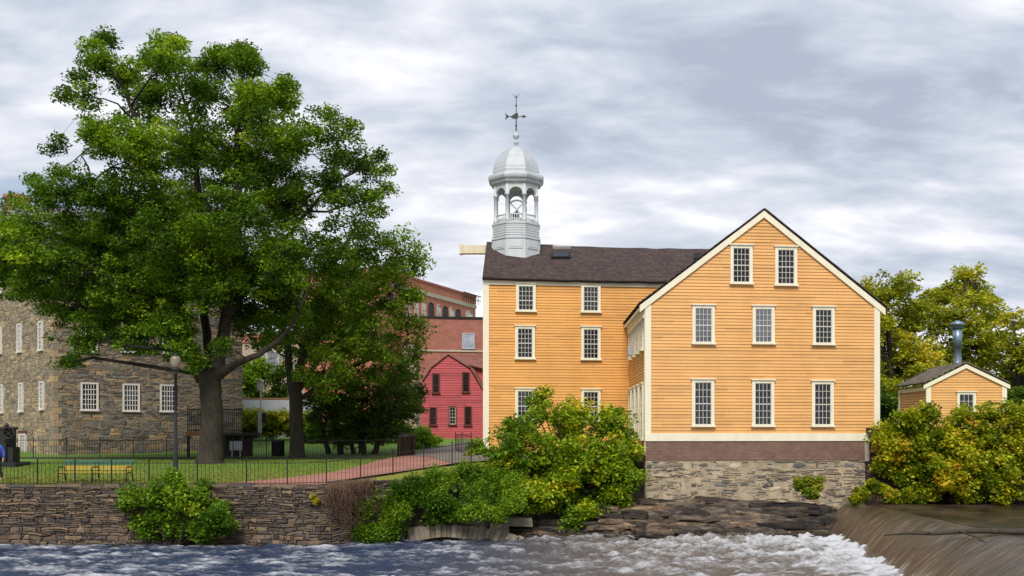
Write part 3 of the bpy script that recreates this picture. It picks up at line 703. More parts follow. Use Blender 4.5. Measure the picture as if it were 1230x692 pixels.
# cupola -------------------------------------------------------------
dcp = 57.2; cc = P(620, 300, dcp); k = dcp/F
cup = bpy.data.objects.new('cupola', None); COL.objects.link(cup); cup.parent = main; cup.location = Vector((cc.x, dcp, cc.z))-Vector(main.location)
a8 = math.pi/8
def zp(y): return ZC+(HY-y)*k
def rad(px): return px*k/2/math.cos(a8)     # px = width across flats -> corner radius
def oct_(prof, name, mat='white', smooth=False, par=None):
    m = MB(); m.lathe((cc.x, dcp, 0), [(rad(w), zp(y)) for w, y in prof], 8, (1, 1, 1), smooth, a8); return m.build(name, M[mat], par or cup)
oct_([(56, 318), (56, 290), (54, 288), (54, 274), (57, 273.5), (57, 271.5), (50, 271)], 'base')
m = MB()                                # raised panels and boards on the base faces
for i in range(8):
    an = math.pi/4*i-math.pi/2; n = Vector((math.cos(an), math.sin(an), 0)); tdir = Vector((-n.y, n.x, 0)); R_ = 28*k; fw = R_*math.tan(a8)
    def fp(s, o, z, R_=R_): return tuple(Vector((cc.x, dcp, z))+n*(R_+o)+tdir*s)
    def fb(s0, s1, z0, z1, o0, o1, R_=R_):
        m.hexa([fp(s0, o1, z0, R_), fp(s1, o1, z0, R_), fp(s1, o0, z0, R_), fp(s0, o0, z0, R_)], [fp(s0, o1, z1, R_), fp(s1, o1, z1, R_), fp(s1, o0, z1, R_), fp(s0, o0, z1, R_)])
    fb(-fw, fw, zp(291), zp(288.5), 0, .05); fb(-fw*.72, fw*.72, zp(303), zp(293), 0, .035); fb(-fw*.58, fw*.58, zp(301), zp(295), .035, .05)
    for q in range(5): fb(-fw*.97, fw*.97, zp(287-q*2.8), zp(284.8-q*2.8), -.04, -.015)
m.build('panel', M['white'], cup)
# belfry: posts, arches, balustrade
po = MB(); ar = MB(); bal = MB(); W = 49
for i in range(8):
    an = math.pi/4*i-math.pi/2; n = Vector((math.cos(an), math.sin(an), 0)); tdir = Vector((-n.y, n.x, 0)); R_ = W/2*k; fw = R_*math.tan(a8)
    def fp(s, o, z): return tuple(Vector((cc.x, dcp, z))+n*(R_+o)+tdir*s)
    ca = an+a8; cp = Vector((cc.x+math.cos(ca)*R_/math.cos(a8)*.985, dcp+math.sin(ca)*R_/math.cos(a8)*.985, 0))
    po.lathe((cp.x, cp.y, 0), [(.13, zp(271)), (.13, zp(268)), (.105, zp(267)), (.095, zp(240)), (.13, zp(239.5)), (.145, zp(237.5)), (.11, zp(237)), (.11, zp(226))], 8)
    # arched header: spandrel strip between arc and flat top
    na = 10; aw = fw-.10; zs = zp(238); zt_ = zp(226); ri = aw
    arc = [(-aw*math.cos(math.pi*j/na), zs+min(aw*math.sin(math.pi*j/na), zt_-zs-.12)) for j in range(na+1)]
    for j in range(na):
        (s0, za), (s1, zb) = arc[j], arc[j+1]
        ar.hexa([fp(s0, .05, za), fp(s1, .05, zb), fp(s1, -.09, zb), fp(s0, -.09, za)], [fp(s0, .05, zt_), fp(s1, .05, zt_), fp(s1, -.09, zt_), fp(s0, -.09, zt_)])
    for sg in (-1, 1):
        s0, s1 = sorted((sg*aw, sg*fw*.99)); ar.hexa([fp(s0, .047, zs), fp(s1, .047, zs), fp(s1, -.09, zs), fp(s0, -.09, zs)], [fp(s0, .047, zt_), fp(s1, .047, zt_), fp(s1, -.09, zt_), fp(s0, -.09, zt_)])
    bal.tube([fp(-fw+.1, 0, zp(262)), fp(fw-.1, 0, zp(262))], .045, 6); bal.tube([fp(-fw+.1, 0, zp(270)), fp(fw-.1, 0, zp(270))], .04, 6)
    for j in range(6):
        s = lerp(-fw+.16, fw-.16, j/5); c_ = fp(s, 0, 0); bal.lathe((c_[0], c_[1], 0), [(.02, zp(270)), (.045, zp(267)), (.018, zp(265)), (.03, zp(262))], 6)
po.build('posts', M['white'], cup); ar.build('arches', M['white'], cup); bal.build('balustrade', M['white'], cup)
oct_([(50, 226.5), (53, 225), (58, 224), (60, 221.5), (64, 220), (66, 217.5), (66, 215), (60, 213.5), (56, 213)], 'cornice')
dp_ = []
for j in range(13):
    a = j/12*math.pi/2; w = 55*math.cos(a)**.92 if j < 12 else 6; y = 213-34*math.sin(a)
    dp_.append((max(w, 5)+.8, y+.15)); dp_.append((max(w, 5), y-.9 if j < 12 else y-.3))
oct_(dp_, 'dome', 'dome')
m = MB(); m.lathe((cc.x, dcp, 0), [(.18, zp(181)), (.09, zp(177)), (.07, zp(174)), (.12, zp(173)), (.15, zp(171)), (.08, zp(169.5)), (.05, zp(168)), (.14, zp(166)), (.2, zp(163.5)), (.17, zp(161.5)), (.05, zp(160.5)), (.035, zp(158)), (.02, zp(157))], 14)
m.build('finial', M['dome'], cup)
vane = bpy.data.objects.new('weather_vane', None); COL.objects.link(vane); vane.parent = main; vane.location = Vector((cc.x, dcp, zp(158)))-Vector(main.location)
m = MB(); m.tube([(cc.x, dcp, zp(160)), (cc.x, dcp, zp(114))], [.035, .018], 6)
for y in (151, 127, 137): m.lathe((cc.x, dcp, zp(y)-.06), [(.01, 0), (.06, .04), (.06, .08), (.01, .12)], 8)
for s in (-1, 1): m.tube([(cc.x, dcp, zp(118)), (cc.x+s*.12, dcp, zp(115)), (cc.x+s*.2, dcp, zp(112.5))], [.02, .015, .008], 5)
m.build('pole', M['post'], vane)
m = MB(); m.tube([(cc.x-.55, dcp, zp(140)), (cc.x+.42, dcp, zp(140))], .022, 5)
def plate(pts, th=.03):
    a = [(x, dcp-th, z) for x, z in pts]; b = [(x, dcp+th, z) for x, z in pts]; n = len(pts)
    m.add(a+b, [tuple(range(n)), tuple(range(2*n-1, n-1, -1))]+[(i, (i+1) % n, n+(i+1) % n, n+i) for i in range(n)])
zc_ = zp(140)
plate([(cc.x-.62, zc_-.18), (cc.x-.42, zc_-.03), (cc.x-.42, zc_+.03), (cc.x-.62, zc_+.18), (cc.x-.56, zc_)]); plate([(cc.x+.36, zc_-.1), (cc.x+.58, zc_), (cc.x+.36, zc_+.1)])
plate([(cc.x-.32, zc_-.02), (cc.x-.18, zc_-.12), (cc.x+.1, zc_-.12), (cc.x+.1, zc_+.2), (cc.x-.12, zc_+.12)])
m.build('arrow', M['post'], vane)
m = MB(); zb = zp(254); m.lathe((cc.x, dcp, zb-.55), [(.34, 0), (.32, .06), (.22, .2), (.19, .42), (.1, .5), (.04, .52)], 16); m.build('bell', M['iron'], cup)
m = MB()                                # bell wheel seen through the front arch
cwx = cc.x+.05
for j in range(20):
    a0, a1 = 2*math.pi*j/20, 2*math.pi*(j+1)/20; R_ = .52
    m.tube([(cwx+R_*math.cos(a0), dcp-.45, zb+R_*math.sin(a0)), (cwx+R_*math.cos(a1), dcp-.45, zb+R_*math.sin(a1))], .05, 5, caps=False)
for j in range(4):
    a = math.pi/4+math.pi/2*j; m.tube([(cwx, dcp-.45, zb), (cwx+.5*math.cos(a), dcp-.45, zb+.5*math.sin(a))], .035, 5)
m.tube([(cwx, dcp-.6, zb), (cwx, dcp+.6, zb)], .05, 6); m.build('bell_wheel', M['white'], cup)

# ================================================================== STONE MILL, left
S0 = ((65-CX)/F*64, 64.0); S1 = ((291-CX)/F*70, 70.0); SF = Fr(S0, S1); S2 = (S0[0]-12, S0[1]+13); SW = Fr(S2, S0)
mill = empty('stone_mill', (*S0, 2.6), 'grey brown rubble stone mill with white windows and slate roof behind the huge tree', 'building')
ZT = ZC+(HY-292)/F*64
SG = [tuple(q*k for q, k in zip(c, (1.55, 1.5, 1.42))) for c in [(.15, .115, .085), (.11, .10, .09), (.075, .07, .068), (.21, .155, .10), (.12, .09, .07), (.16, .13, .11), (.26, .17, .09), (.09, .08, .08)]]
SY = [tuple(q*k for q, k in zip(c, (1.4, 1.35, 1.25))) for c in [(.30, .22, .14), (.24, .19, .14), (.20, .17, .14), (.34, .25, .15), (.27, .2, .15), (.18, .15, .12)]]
m = MB(); m.fbox(SF, 0, SF.L, 2.2, ZT, -.6, 0); m.fbox(SW, 0, SW.L, 2.2, ZT, -.6, -.001); SR = Fr(S1, (S1[0]-5.5, S1[1]+12)); m.fbox(SR, 0, SR.L, 2.2, ZT, -.6, -.002)
m.build('wall', M['mortar_tan'], mill)
wf = []; 
for cx, y0, y1 in [(107.5, 494, 459.5), (157.5, 495, 461), (202, 495.5, 462), (107, 424, 391), (156, 424, 391), (205, 426, 393), (107, 352, 318), (156, 353, 320), (205, 355, 322)]:
    u, za = SF.uz(cx, y0); _, zb = SF.uz(cx, y1); wf.append((u, za, zb, 1.05))
ww = []
for cx, y0, y1 in [(51, 493, 458), (26, 495.5, 460), (2, 497, 462), (-20, 499, 464), (49.5, 422, 386), (24, 424, 389), (0.5, 426, 392.5), (-20, 428, 395), (48, 350, 314), (23, 352, 317), (1, 354, 321)]:
    u, za = SW.uz(cx, y0); _, zb = SW.uz(cx, y1); ww.append((u, za, zb, .86))
u, za = SW.uz(28, 548); _, zb = SW.uz(28, 521); ww.append((u, za, zb, 1.4))
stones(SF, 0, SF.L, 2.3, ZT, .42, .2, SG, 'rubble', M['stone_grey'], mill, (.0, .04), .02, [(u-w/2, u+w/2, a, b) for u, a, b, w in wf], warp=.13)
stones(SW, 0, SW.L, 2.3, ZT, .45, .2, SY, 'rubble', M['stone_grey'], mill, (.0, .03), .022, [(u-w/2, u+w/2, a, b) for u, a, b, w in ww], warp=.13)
qn = MB(); z = 2.4; i = 0
while z < ZT-.4:
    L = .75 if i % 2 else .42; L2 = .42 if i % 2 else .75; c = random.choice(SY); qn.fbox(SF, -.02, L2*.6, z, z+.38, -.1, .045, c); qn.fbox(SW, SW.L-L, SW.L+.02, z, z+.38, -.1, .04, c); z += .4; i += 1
qn.build('quoins', M['stone_grey'], mill)
for j, (u, a, b, w) in enumerate(wf): window(mill, SF, u, a, b, w, 5 if j < 3 else 4, 5, o=.03, trim='pinkwhite', cas=.10, cap=False, mw=.04, meet=False)
for j, (u, a, b, w) in enumerate(ww): window(mill, SW, u, a, b, w, 2 if w < 1 else 4, 6 if w < 1 else 3, o=.03, trim='pinkwhite', cas=.1, cap=False, mw=.04, glass='glass_pale', meet=False)
ln = MB(); u, a, b, w = ww[-1]; ln.fbox(SW, u-.85, u+.85, b+.02, b+.22, -.02, .1); ln.build('lintel', M['red_plastic'], mill)
ev = MB(); ev.fbox(SF, -.3, SF.L+.2, ZT, ZT+.3, -.5, .3); ev.fbox(SW, 0, SW.L+.29, ZT, ZT+.3, -.5, .298); ev.build('cornice', M['mortar_tan'], mill)
zr = ZC+(HY-244)/F*74
mid = Vector(((20-CX)/F*74, 74.0)); w2 = (Vector(S2)+SW.n*.3); a_ = SF.p(-.1, .35, ZT+.3); b_2 = SF.p(SF.L+.2, .35, ZT+.3)
rp = (mid.x, mid.y, zr); rq = (mid.x+9, 79, zr)
roofgrid('roof', a_, b_2, rq, rp, M['roof_slate'], mill, 30, 12, 0, .12)
rl = (mid.x-12, 80, zr); roofgrid('roof', (w2.x, w2.y, ZT+.3), a_, rp, rl, M['roof_slate'], mill, 30, 12, 0, .12)
ch = MB(); cx0 = P(5, 250, 73); cx1 = P(27, 250, 73); zc0 = ZC+(HY-262)/F*73; zc1 = ZC+(HY-233)/F*73
ch.box(cx0.x, cx1.x, 73, 74.2, zc0-1, zc1-.25); ch.box(cx0.x-.07, cx1.x+.07, 72.93, 74.27, zc1-.25, zc1); cho = ch.build('chimney', M['brick_plum'], mill)
pt = MB(); pt.lathe((P(12, 0, 73.4).x, 73.4, zc1), [(.13, 0), (.1, .22), (.12, .3)], 8); pt.build('chimney_pot', M['iron'], cho)

# dark timber landing at the mill's right corner
ldx0, ldx1 = (224-CX)/F*60, (291-CX)/F*60
lan = empty('entrance_landing', (ldx0, 60, float(HG(ldx0, 60))), 'dark timber landing with railing and brown edge beam behind the thick trunk', 'landing')
zd = ZC+(HY-523)/F*60; zr_ = ZC+(HY-491)/F*60; gz = float(HG(ldx0, 60))-.1
m = MB(); m.box(ldx0, ldx1, 60.05, 64, zd, zd+.15); m.build('deck', M['dark_wood'], lan)
m = MB(); m.box(ldx0-.05, (248-CX)/F*60, 59.98, 60.05, zd-.03, zd+.2); m.build('edge_beam', M['brown_wood'], lan)
m = MB(); m.box(ldx0+.1, ldx1-.1, 62.5, 62.6, gz, zd-.002)
for x in np.linspace(ldx0+.06, ldx1-.06, 4): q_ = MB(); q_.box(x-.07, x+.07, 60.1, 60.24, gz, zd-.002); q_.build('post', M['dark_wood'], lan)
m.build('void_shade_panel', M['dark_wood'], lan)  # dark panel standing in for the shade of the void below the deck
m = MB(); m.box(ldx0, ldx1, 60.08, 60.13, zr_-.06, zr_); m.box(ldx0, ldx1, 60.08, 60.13, zd+.25, zd+.3)
for x in np.arange(ldx0+.03, ldx1, .11): m.box(x-.02, x+.02, 60.085, 60.125, zd+.15, zr_-.06)
m.build('railing', M['iron'], lan)
m = MB(); sx0, sx1 = (276-CX)/F*59.9, (291-CX)/F*59.9; sz0, sz1 = ZC+(HY-541)/F*59.9, ZC+(HY-530)/F*59.9
m.box(sx0, sx1, 59.86, 59.9, sz0, sz1); m.box(sx0+.1, sx0+.15, 59.9, 59.95, sz0-.5, sz0); m.box(sx1-.15, sx1-.1, 59.9, 59.95, sz0-.5, sz0)
for k_ in range(4): m.box(sx0+.03+k_*.18, sx0+.05+k_*.18, 59.845, 59.86, sz0, sz1)
tag(m.build('notice_board', M['greyband']), 'pale grey notice board under the dark landing right of the thick trunk', 'board')

# ================================================================== RED HOUSE
RF = Fr(((504-CX)/F*84, 84.0), ((602-CX)/F*85, 85.0)); red = empty('red_house', (RF.a.x, 84, 3.9), 'red clapboard house with gambrel roof between the trees and the yellow mill', 'house')
zz = lambda y: ZC+(HY-y)/F*84.2
uu = lambda x: RF.uz(x)[0]
prof = [(0, zz(452)), (uu(516), zz(444)), (uu(538), zz(427.5)), (uu(566), zz(444)), (uu(582), zz(475))]
prof = [(uu(507), zz(528)), (uu(509), zz(455)), (uu(518), zz(443)), (uu(538), zz(427.5)), (uu(564), zz(443.5)), (uu(580), zz(470)), (uu(582), zz(528))]
zl_ = [p[1] for p in prof]
def rlo(z): return float(np.interp(z, [zz(528), zz(455), zz(443), zz(427.5)], [uu(506), uu(509), uu(518), uu(538)]))
def rhi(z): return float(np.interp(z, [zz(528), zz(470), zz(443.5), zz(427.5)], [uu(584), uu(580), uu(564), uu(538)]))
m = MB(); clapwall(m, RF, zz(530), zz(427.5), rlo, rhi, .2, .04)
m.fbox(RF, uu(506), uu(584), 3.0, zz(530), -.3, 0)
m.add([RF.p(*(rlo(z), -.02, z)) for z in np.linspace(zz(528), zz(427.6), 12)]+[RF.p(rhi(z), -.02, z) for z in np.linspace(zz(427.6), zz(528), 12)], [tuple(range(24))])
m.build('clapboard_wall', M['redclap'], red)
rp_ = [(uu(506.5), zz(459)), (uu(517.5), zz(442)), (uu(538), zz(426)), (uu(565), zz(442.5)), (uu(582.5), zz(472))]
for i in range(4):
    (ua_, za_), (ub_, zb_) = rp_[i], rp_[i+1]; a = RF.p(ua_, .1, za_+.05); b = RF.p(ub_, .1, zb_+.05)
    q1 = (a[0]+1.2, a[1]+9, a[2]); q2 = (b[0]+1.2, b[1]+9, b[2]); m = MB(); slab(m, [a, b, q2, q1], .22)
    o = roofgrid('roof', a, b, q2, q1, M['roof_red'], red, 6, 10, 0, .1)
m = MB(); a = P(538, 426.5, 92); b = P(600, 428, 95); c = P(600, 446, 86); d_ = P(556, 437, 86.2)
roofgrid('wing_roof', d_, c, b, a, M['roof_red'], red, 12, 6, 0, .15)
m.quad(P(556, 437, 86.6), P(600, 446, 86.4), P(600, 525, 86.4), P(556, 525, 86.6)); m.build('wing_wall', M['redclap'], red)
for cx, y0, y1 in [(523.5, 473, 449), (559.5, 472, 447), (520, 511.5, 489), (543.5, 511, 488), (562, 512, 488)]:
    u, za = RF.uz(cx, y0); _, zb = RF.uz(cx, y1); window(red, RF, u, za, zb, .62, 2, 5, o=.055, trim='red_plastic', cas=.07, cap=False, mw=.014, sashmat='pinkwhite' if cx == 543.5 else 'red_plastic')

# ================================================================== BRICK MILL far
BF = Fr((-16.7, 101.0), (-7.3, 125.0)); bm = empty('brick_mill', (-16.7, 101, 4), 'tall orange brick mill with arched windows receding above the red house', 'building')
bt = 20.9; m = MB(); u0_ = BF.uz(456)[0]
m.fbox(BF, u0_, BF.L, 3.5, bt-.02, -9, 0)
m.build('wall', M['brick_mill'], bm)
_, zb1 = BF.uz(554, 366.5); _, zb2 = BF.uz(554, 362)
m = MB(); m.fbox(BF, u0_, BF.L+.05, zb1, zb2, -9.05, .12); m.build('string_course', M['concrete'], bm)
m = MB(); m.fbox(BF, u0_, BF.L+.1, bt-.02, bt+.22, -9.1, .12); m.build('parapet', M['brick_plum'], bm)
for cx, w, t_, g_ in [(469, 1.3, 0, 'glass'), (481, 1.4, 0, 'glass'), (490.5, 1.4, 0, 'glass_blind'), (499.5, 1.4, 0, 'glass_blind'), (508.5, 1.5, 0, 'glass_blind'), (517.5, 1.7, 0, 'glass'), (526.5, 1.7, 0, 'glass_blind'), (534.5, 1.7, 0, 'glass'), (542, 1.8, 0, 'glass_blind'), (550, 1.8, 0, 'glass'), (563, 3, 1, 'glass_blind')]:
    w *= .62; u, _ = BF.uz(cx); zt2 = BF.uz(551, 371.5)[1]; zb_ = zt2-2.2
    fr_ = bpy.data.objects.new('window', None); COL.objects.link(fr_); fr_.parent = bm; fr_.location = Vector(BF.p(u, 0, zb_))-Vector(bm.location)
    hw = w/2; arc = [(u-hw, zb_), (u+hw, zb_)]+[(u+hw*math.cos(math.pi*j/8), zt2-.4+hw*.6*math.sin(math.pi*j/8)) for j in range(9)]
    g = MB(); g.add([BF.p(x, .03, z) for x, z in arc], [tuple(range(len(arc)))]); g.build('pane', M[g_], fr_)
    f = MB(); pp = [BF.p(x, .06, z) for x, z in arc]; f.tube(pp+[pp[0]], .06, 4, smooth=False); f.tube([BF.p(u, .05, zb_), BF.p(u, .05, zt2)], .05, 4); f.tube([BF.p(u-hw, .05, (zb_+zt2)/2), BF.p(u+hw, .05, (zb_+zt2)/2)], .05, 4)
    f.build('frame', M['concrete'] if g_ != 'glass' else M['iron'], fr_)
rl_ = MB()
for u in np.linspace(BF.uz(554)[0], BF.L, 7): rl_.tube([BF.p(u, .35, zb2), BF.p(u, .35, zb2+1.1)], .05, 4)
rl_.tube([BF.p(BF.uz(554)[0], .35, zb2+1.1), BF.p(BF.L+.8, .35, zb2+1.1)], .07, 4); rl_.tube([BF.p(BF.uz(554)[0], .35, zb2+.55), BF.p(BF.L+.8, .35, zb2+.55)], .05, 4); rl_.build('balcony_rail', M['iron'], bm)
PF = Fr(((504-CX)/F*100, 100), ((640-CX)/F*102, 102)); pm = empty('brick_annex', (PF.a.x, 100, 4), 'plain plum brick block with one wide grey window in front of the orange brick mill', 'building')
zt3 = PF.uz(504, 382)[1]; m = MB(); m.fbox(PF, 0, PF.L, 3.5, zt3, -.5, 0); m.quad(PF.p(0, 0, zt3), PF.p(PF.L, 0, zt3), PF.p(PF.L, -9, zt3), PF.p(0, -9, zt3))
m.build('wall', M['brick_plum'], pm)
m = MB(); m.fbox(PF, -.05, PF.L, zt3+.003, zt3+.2, -.5, .1); m.build('coping', M['iron'], pm)
_, za = PF.uz(540, 422.5); _, zb = PF.uz(540, 420.5); m = MB(); m.fbox(PF, -.02, PF.L, za, zb, -.1, .1); m.build('string_course', M['concrete'], pm)
u, za = PF.uz(562.5, 419.5); _, zb = PF.uz(562.5, 400); window(pm, PF, u, za, zb, 1.25, 2, 1, trim='greyband', glass='glass_pale', cas=.1, cap=False, meet=False)

# beige building behind street trees
EF = Fr(((280-CX)/F*108, 108), ((500-CX)/F*108, 108)); eb = empty('beige_building', (EF.a.x, 108, 4), 'beige building half hidden behind the street trees and the pale trunk', 'building')
m = MB(); zt4 = EF.uz(300, 412)[1]; m.fbox(EF, 0, EF.L, 3.5, zt4, -8, 0); m.build('wall', M['beige_wall'], eb)
m = MB(); m.fbox(EF, -.1, EF.L+.1, zt4, zt4+1.0, -8.1, .15); m.build('roof_band', M['brick_plum'], eb)
for cx in (328, 368, 400, 432, 464):
    u, za = EF.uz(cx, 445); _, zb = EF.uz(cx, 422); window(eb, EF, u, za, zb, 1.4, 2, 4, trim='greyband', glass='glass_pale', cas=.12, cap=False, meet=False)
# grey parapet wall with tan capping
KF = Fr(((262-CX)/F*88, 88), ((385-CX)/F*89, 89)); m = MB()
pw = empty('parapet_wall', (KF.a.x, 88, 4), 'low pale grey parapet wall above the bright hedge', 'wall')
m.fbox(KF, 0, KF.L, 4.0, KF.uz(300, 479.5)[1], -.3, 0); m.build('wall', M['greyband'], pw); m = MB(); z_ = KF.uz(300, 479.5)[1]; m.fbox(KF, -.05, KF.L, z_, z_+.12, -.35, .05); m.build('coping', M['brown_wood'], pw)
# street sign
sd = 74; sx = (313-CX)/F*sd; sg_ = empty('street_sign', (sx, sd, float(HG(sx, sd))), 'tall pole with two small white signs in front of the bright hedge', 'sign')
m = MB(); m.tube([(sx, sd, float(HG(sx, sd))-.1), (sx, sd, ZC+(HY-454)/F*sd)], .045, 8); m.build('pole', M['greyband'], sg_)
zs_ = lambda y: ZC+(HY-y)/F*sd
m = MB(); m.box(sx-.24, sx+.2, sd-.08, sd-.05, zs_(469), zs_(458)); m.lathe((sx-.02, sd-.065, zs_(458)), [(.14, 0), (.1, .12), (.02, .17)], 8); m.build('upper_sign', M['greyband'], sg_)
m = MB(); m.box(sx-.18, sx+.1, sd-.08, sd-.05, zs_(520), zs_(492)); m.build('lower_sign', M['greyband'], sg_)
m = MB(); m.box(sx+.12, sx+.42, sd-.1, sd+.1, zs_(508), zs_(498)); m.lathe((sx+.27, sd, zs_(498)), [(.14, 0), (.12, .12), (.03, .16)], 8); m.build('signal_box', M['iron'], sg_)
def litter(px, d, w, h, lab, mt):
    x = (px-CX)/F*d; z = float(HG(x, d)); r = empty('litter_bin', (x, d, z), lab, 'bin')
    m = MB(); m.lathe((x, d, z), [(w*.42, 0), (w*.5, .05), (w*.5, h*.85), (w*.53, h*.86), (w*.53, h*.92)], 12); 
    for j in range(12):
        a = j*math.pi/6; m.tube([(x+w*.51*math.cos(a), d+w*.51*math.sin(a), z+.05), (x+w*.51*math.cos(a), d+w*.51*math.sin(a), z+h*.86)], .015, 4)
    m.build('bin_body', M[mt], r); m = MB(); m.lathe((x, d, z+h*.92), [(w*.53, 0), (w*.4, h*.06), (w*.15, h*.08)], 12); m.build('lid', M['iron'], r)
litter(334, 62, .75, 1.0, 'dark round litter bin left of the pale trunk', 'iron'); litter(488, 60, 1.0, 1.35, 'dark bin at the lawn end by the garden shrubs', 'dark_wood')
# garden shrubs before the red house
shrub('garden_shrub', 'pale green garden shrub at the left foot of the red house', 'shrub', [(505, 527, 12, 72), (497, 536, 9, 71), (518, 534, 10, 72), (510, 518, 7, 73), (524, 529, 7, 73)], 55, .15, WEED, clump=(.2, .4), dens=2)
shrub('garden_shrub', 'yellow green shrub between the red house and the mill corner', 'shrub', [(574, 536, 12, 50), (570, 548, 10, 49), (582, 548, 9, 49)], 55, .13, YGREEN, clump=(.2, .35), dens=2)

# ================================================================== SHED right
hd = 52.0; HF = Fr(((1113-CX)/F*hd, hd), ((1208-CX)/F*hd, hd)); shed = empty('garden_shed', (HF.a.x, hd, 4.6), 'small yellow clapboard shed with a metal flue above the right hand shrubs', 'shed')
hz0, hz1, hzp = 4.5, HF.uz(1113, 463)[1], HF.uz(1158, 440)[1]; hm = HF.L*.49
m = MB(); clapwall(m, HF, hz0, hzp, lambda z: 0 if z < hz1 else hm*(z-hz1)/(hzp-hz1), lambda z: HF.L if z < hz1 else HF.L-(HF.L-hm)*(z-hz1)/(hzp-hz1), .13, .03)
HS = Fr((HF.a.x, hd+3.9), (HF.a.x, hd)); clapwall(m, HS, hz0, hz1, lambda z: 0, lambda z: HS.L, .13, .03)
m.add([HF.p(0, -.02, hz0), HF.p(HF.L, -.02, hz0), HF.p(HF.L, -.02, hz1), HF.p(hm, -.02, hzp), HF.p(0, -.02, hz1)], [(0, 1, 2, 3, 4)])
m.quad((HF.b.x, hd, hz0), (HF.b.x, hd+3.9, hz0), (HF.b.x, hd+3.9, hz1), (HF.b.x, hd, hz1)); m.build('clapboard_wall', M['yellow'], shed)
for nm_, fr_, a_0, a_1, b_0, b_1, o_1 in (('corner_board', HF, -.04, .2, hz0, hz1, .06), ('corner_board', HF, HF.L-.2, HF.L+.04, hz0, hz1, .06), ('corner_board', HS, 0, .15, hz0, hz1-.205, .055), ('eave_board', HS, 0, HS.L-.03, hz1-.26, hz1-.09, .07)):
    m = MB(); m.fbox(fr_, a_0, a_1, b_0, b_1, -.03, o_1); m.build(nm_, M['cream'], shed)
for sd_ in (-1, 1):
    e_ = -.18 if sd_ < 0 else HF.L+.18; sl = (hzp-hz1)/(hm if sd_ < 0 else HF.L-hm); ze = hz1-.18*sl; m = MB()
    m.hexa([HF.p(e_, .12, ze-.1), HF.p(hm, .12, hzp-.1), HF.p(hm, .0, hzp-.1), HF.p(e_, .0, ze-.1)], [HF.p(e_, .12, ze+.1), HF.p(hm, .12, hzp+.1), HF.p(hm, .0, hzp+.1), HF.p(e_, .0, ze+.1)])
    m.build('rake_board', M['cream'], shed)
    a = HF.p(e_, .16, ze+.16); b = HF.p(hm, .16, hzp+.16); c = (b[0], hd+4.1, b[2]); d_ = (a[0], hd+4.1, a[2])
    if sd_ < 0: roofgrid('roof', a, d_, c, b, M['roof_shed'], shed, 20, 10, 0, .06)
    else: roofgrid('roof', d_, a, b, c, M['roof_shed'], shed, 20, 10, 0, .06)
u, za = HF.uz(1160, 500); _, zb = HF.uz(1160, 471); window(shed, HF, u, za, zb, .95, 3, 3, cas=.12, meet=False)
fx = (1150-CX)/F*53.6; zf = lambda y: ZC+(HY-y)/F*53.6
m = MB(); m.lathe((fx, 53.6, 0), [(.19, zf(446)), (.19, zf(437)), (.22, zf(436.8)), (.2, zf(436)), (.2, zf(417)), (.23, zf(417)), (.23, zf(395))], 16); m.build('flue', M['galv'], shed)
m = MB(); m.lathe((fx, 53.6, 0), [(.3, zf(395)), (.3, zf(391)), (.34, zf(391)), (.34, zf(388)), (.1, zf(385.5))], 16); m.build('flue_cap', M['galv'], shed)

# ================================================================== RETAINING WALLS
SRW = [tuple(q*k for q, k in zip(c, (.95, .86, .76))) for c in [(.17, .135, .10), (.12, .10, .085), (.085, .075, .07), (.22, .17, .12), (.14, .105, .08), (.19, .15, .12), (.10, .09, .09), (.25, .19, .125)]]
rw = empty('retaining_wall', (-20, 39.8, 0), 'long dry stone river wall below the lawn and its iron fence', 'wall')
W1 = Fr((-32, 39.8), (-7.9, 39.8)); W2 = Fr((-7.9, 39.8), (-2.9, 43.75))
m = MB(); m.fbox(W1, 0, W1.L, -.6, 2.28, -.5, -.02); m.fbox(W2, 0, W2.L, -.6, 2.5, -.4, -.02); m.build('core', M['mortar_dark'], rw)
stones(W1, 0, W1.L, -.3, 2.32, .30, .12, SRW, 'dry_stones', M['stone_river'], rw, (.0, .08), .010, warp=.09)
stones(W2, 0, W2.L, -.2, 2.5, .30, .12, SRW[:5], 'dry_stones', M['stone_river'], rw, (.0, .08), .012, warp=.09)
cp_ = MB()
u = 0
while u < W1.L:
    w = random.uniform(.5, 1.1); c = random.choice(SRW); c = tuple(x*1.0 for x in c); cp_.fbox(W1, u+.01, min(u+w-.01, W1.L), 2.3+random.uniform(-.02, 0), 2.36+random.uniform(0, .05), -.45, .05+random.uniform(-.03, .05), c); u += w
cp_.build('coping_stones', M['stone_river'], rw)
rw2 = empty('retaining_wall', (16, 47, 1), 'high dark stone wall behind the shrubs above the weir', 'wall')
W3 = Fr((15.2, 47.0), (42, 47.6)); m = MB(); m.fbox(W3, 0, W3.L, .8, 4.6, -.5, -.02); m.build('core', M['mortar_dark'], rw2)
stones(W3, 0, W3.L, .9, 4.65, .55, .2, [tuple(x*.6 for x in c) for c in SRW], 'dry_stones', M['stone_river'], rw2, (.0, .1), .012, warp=.08)
m = MB(); m.box(15.1, 15.3, 46.9, 47.4, 3.1, 3.95); m.build('concrete_stub', M['concrete'], rw2)

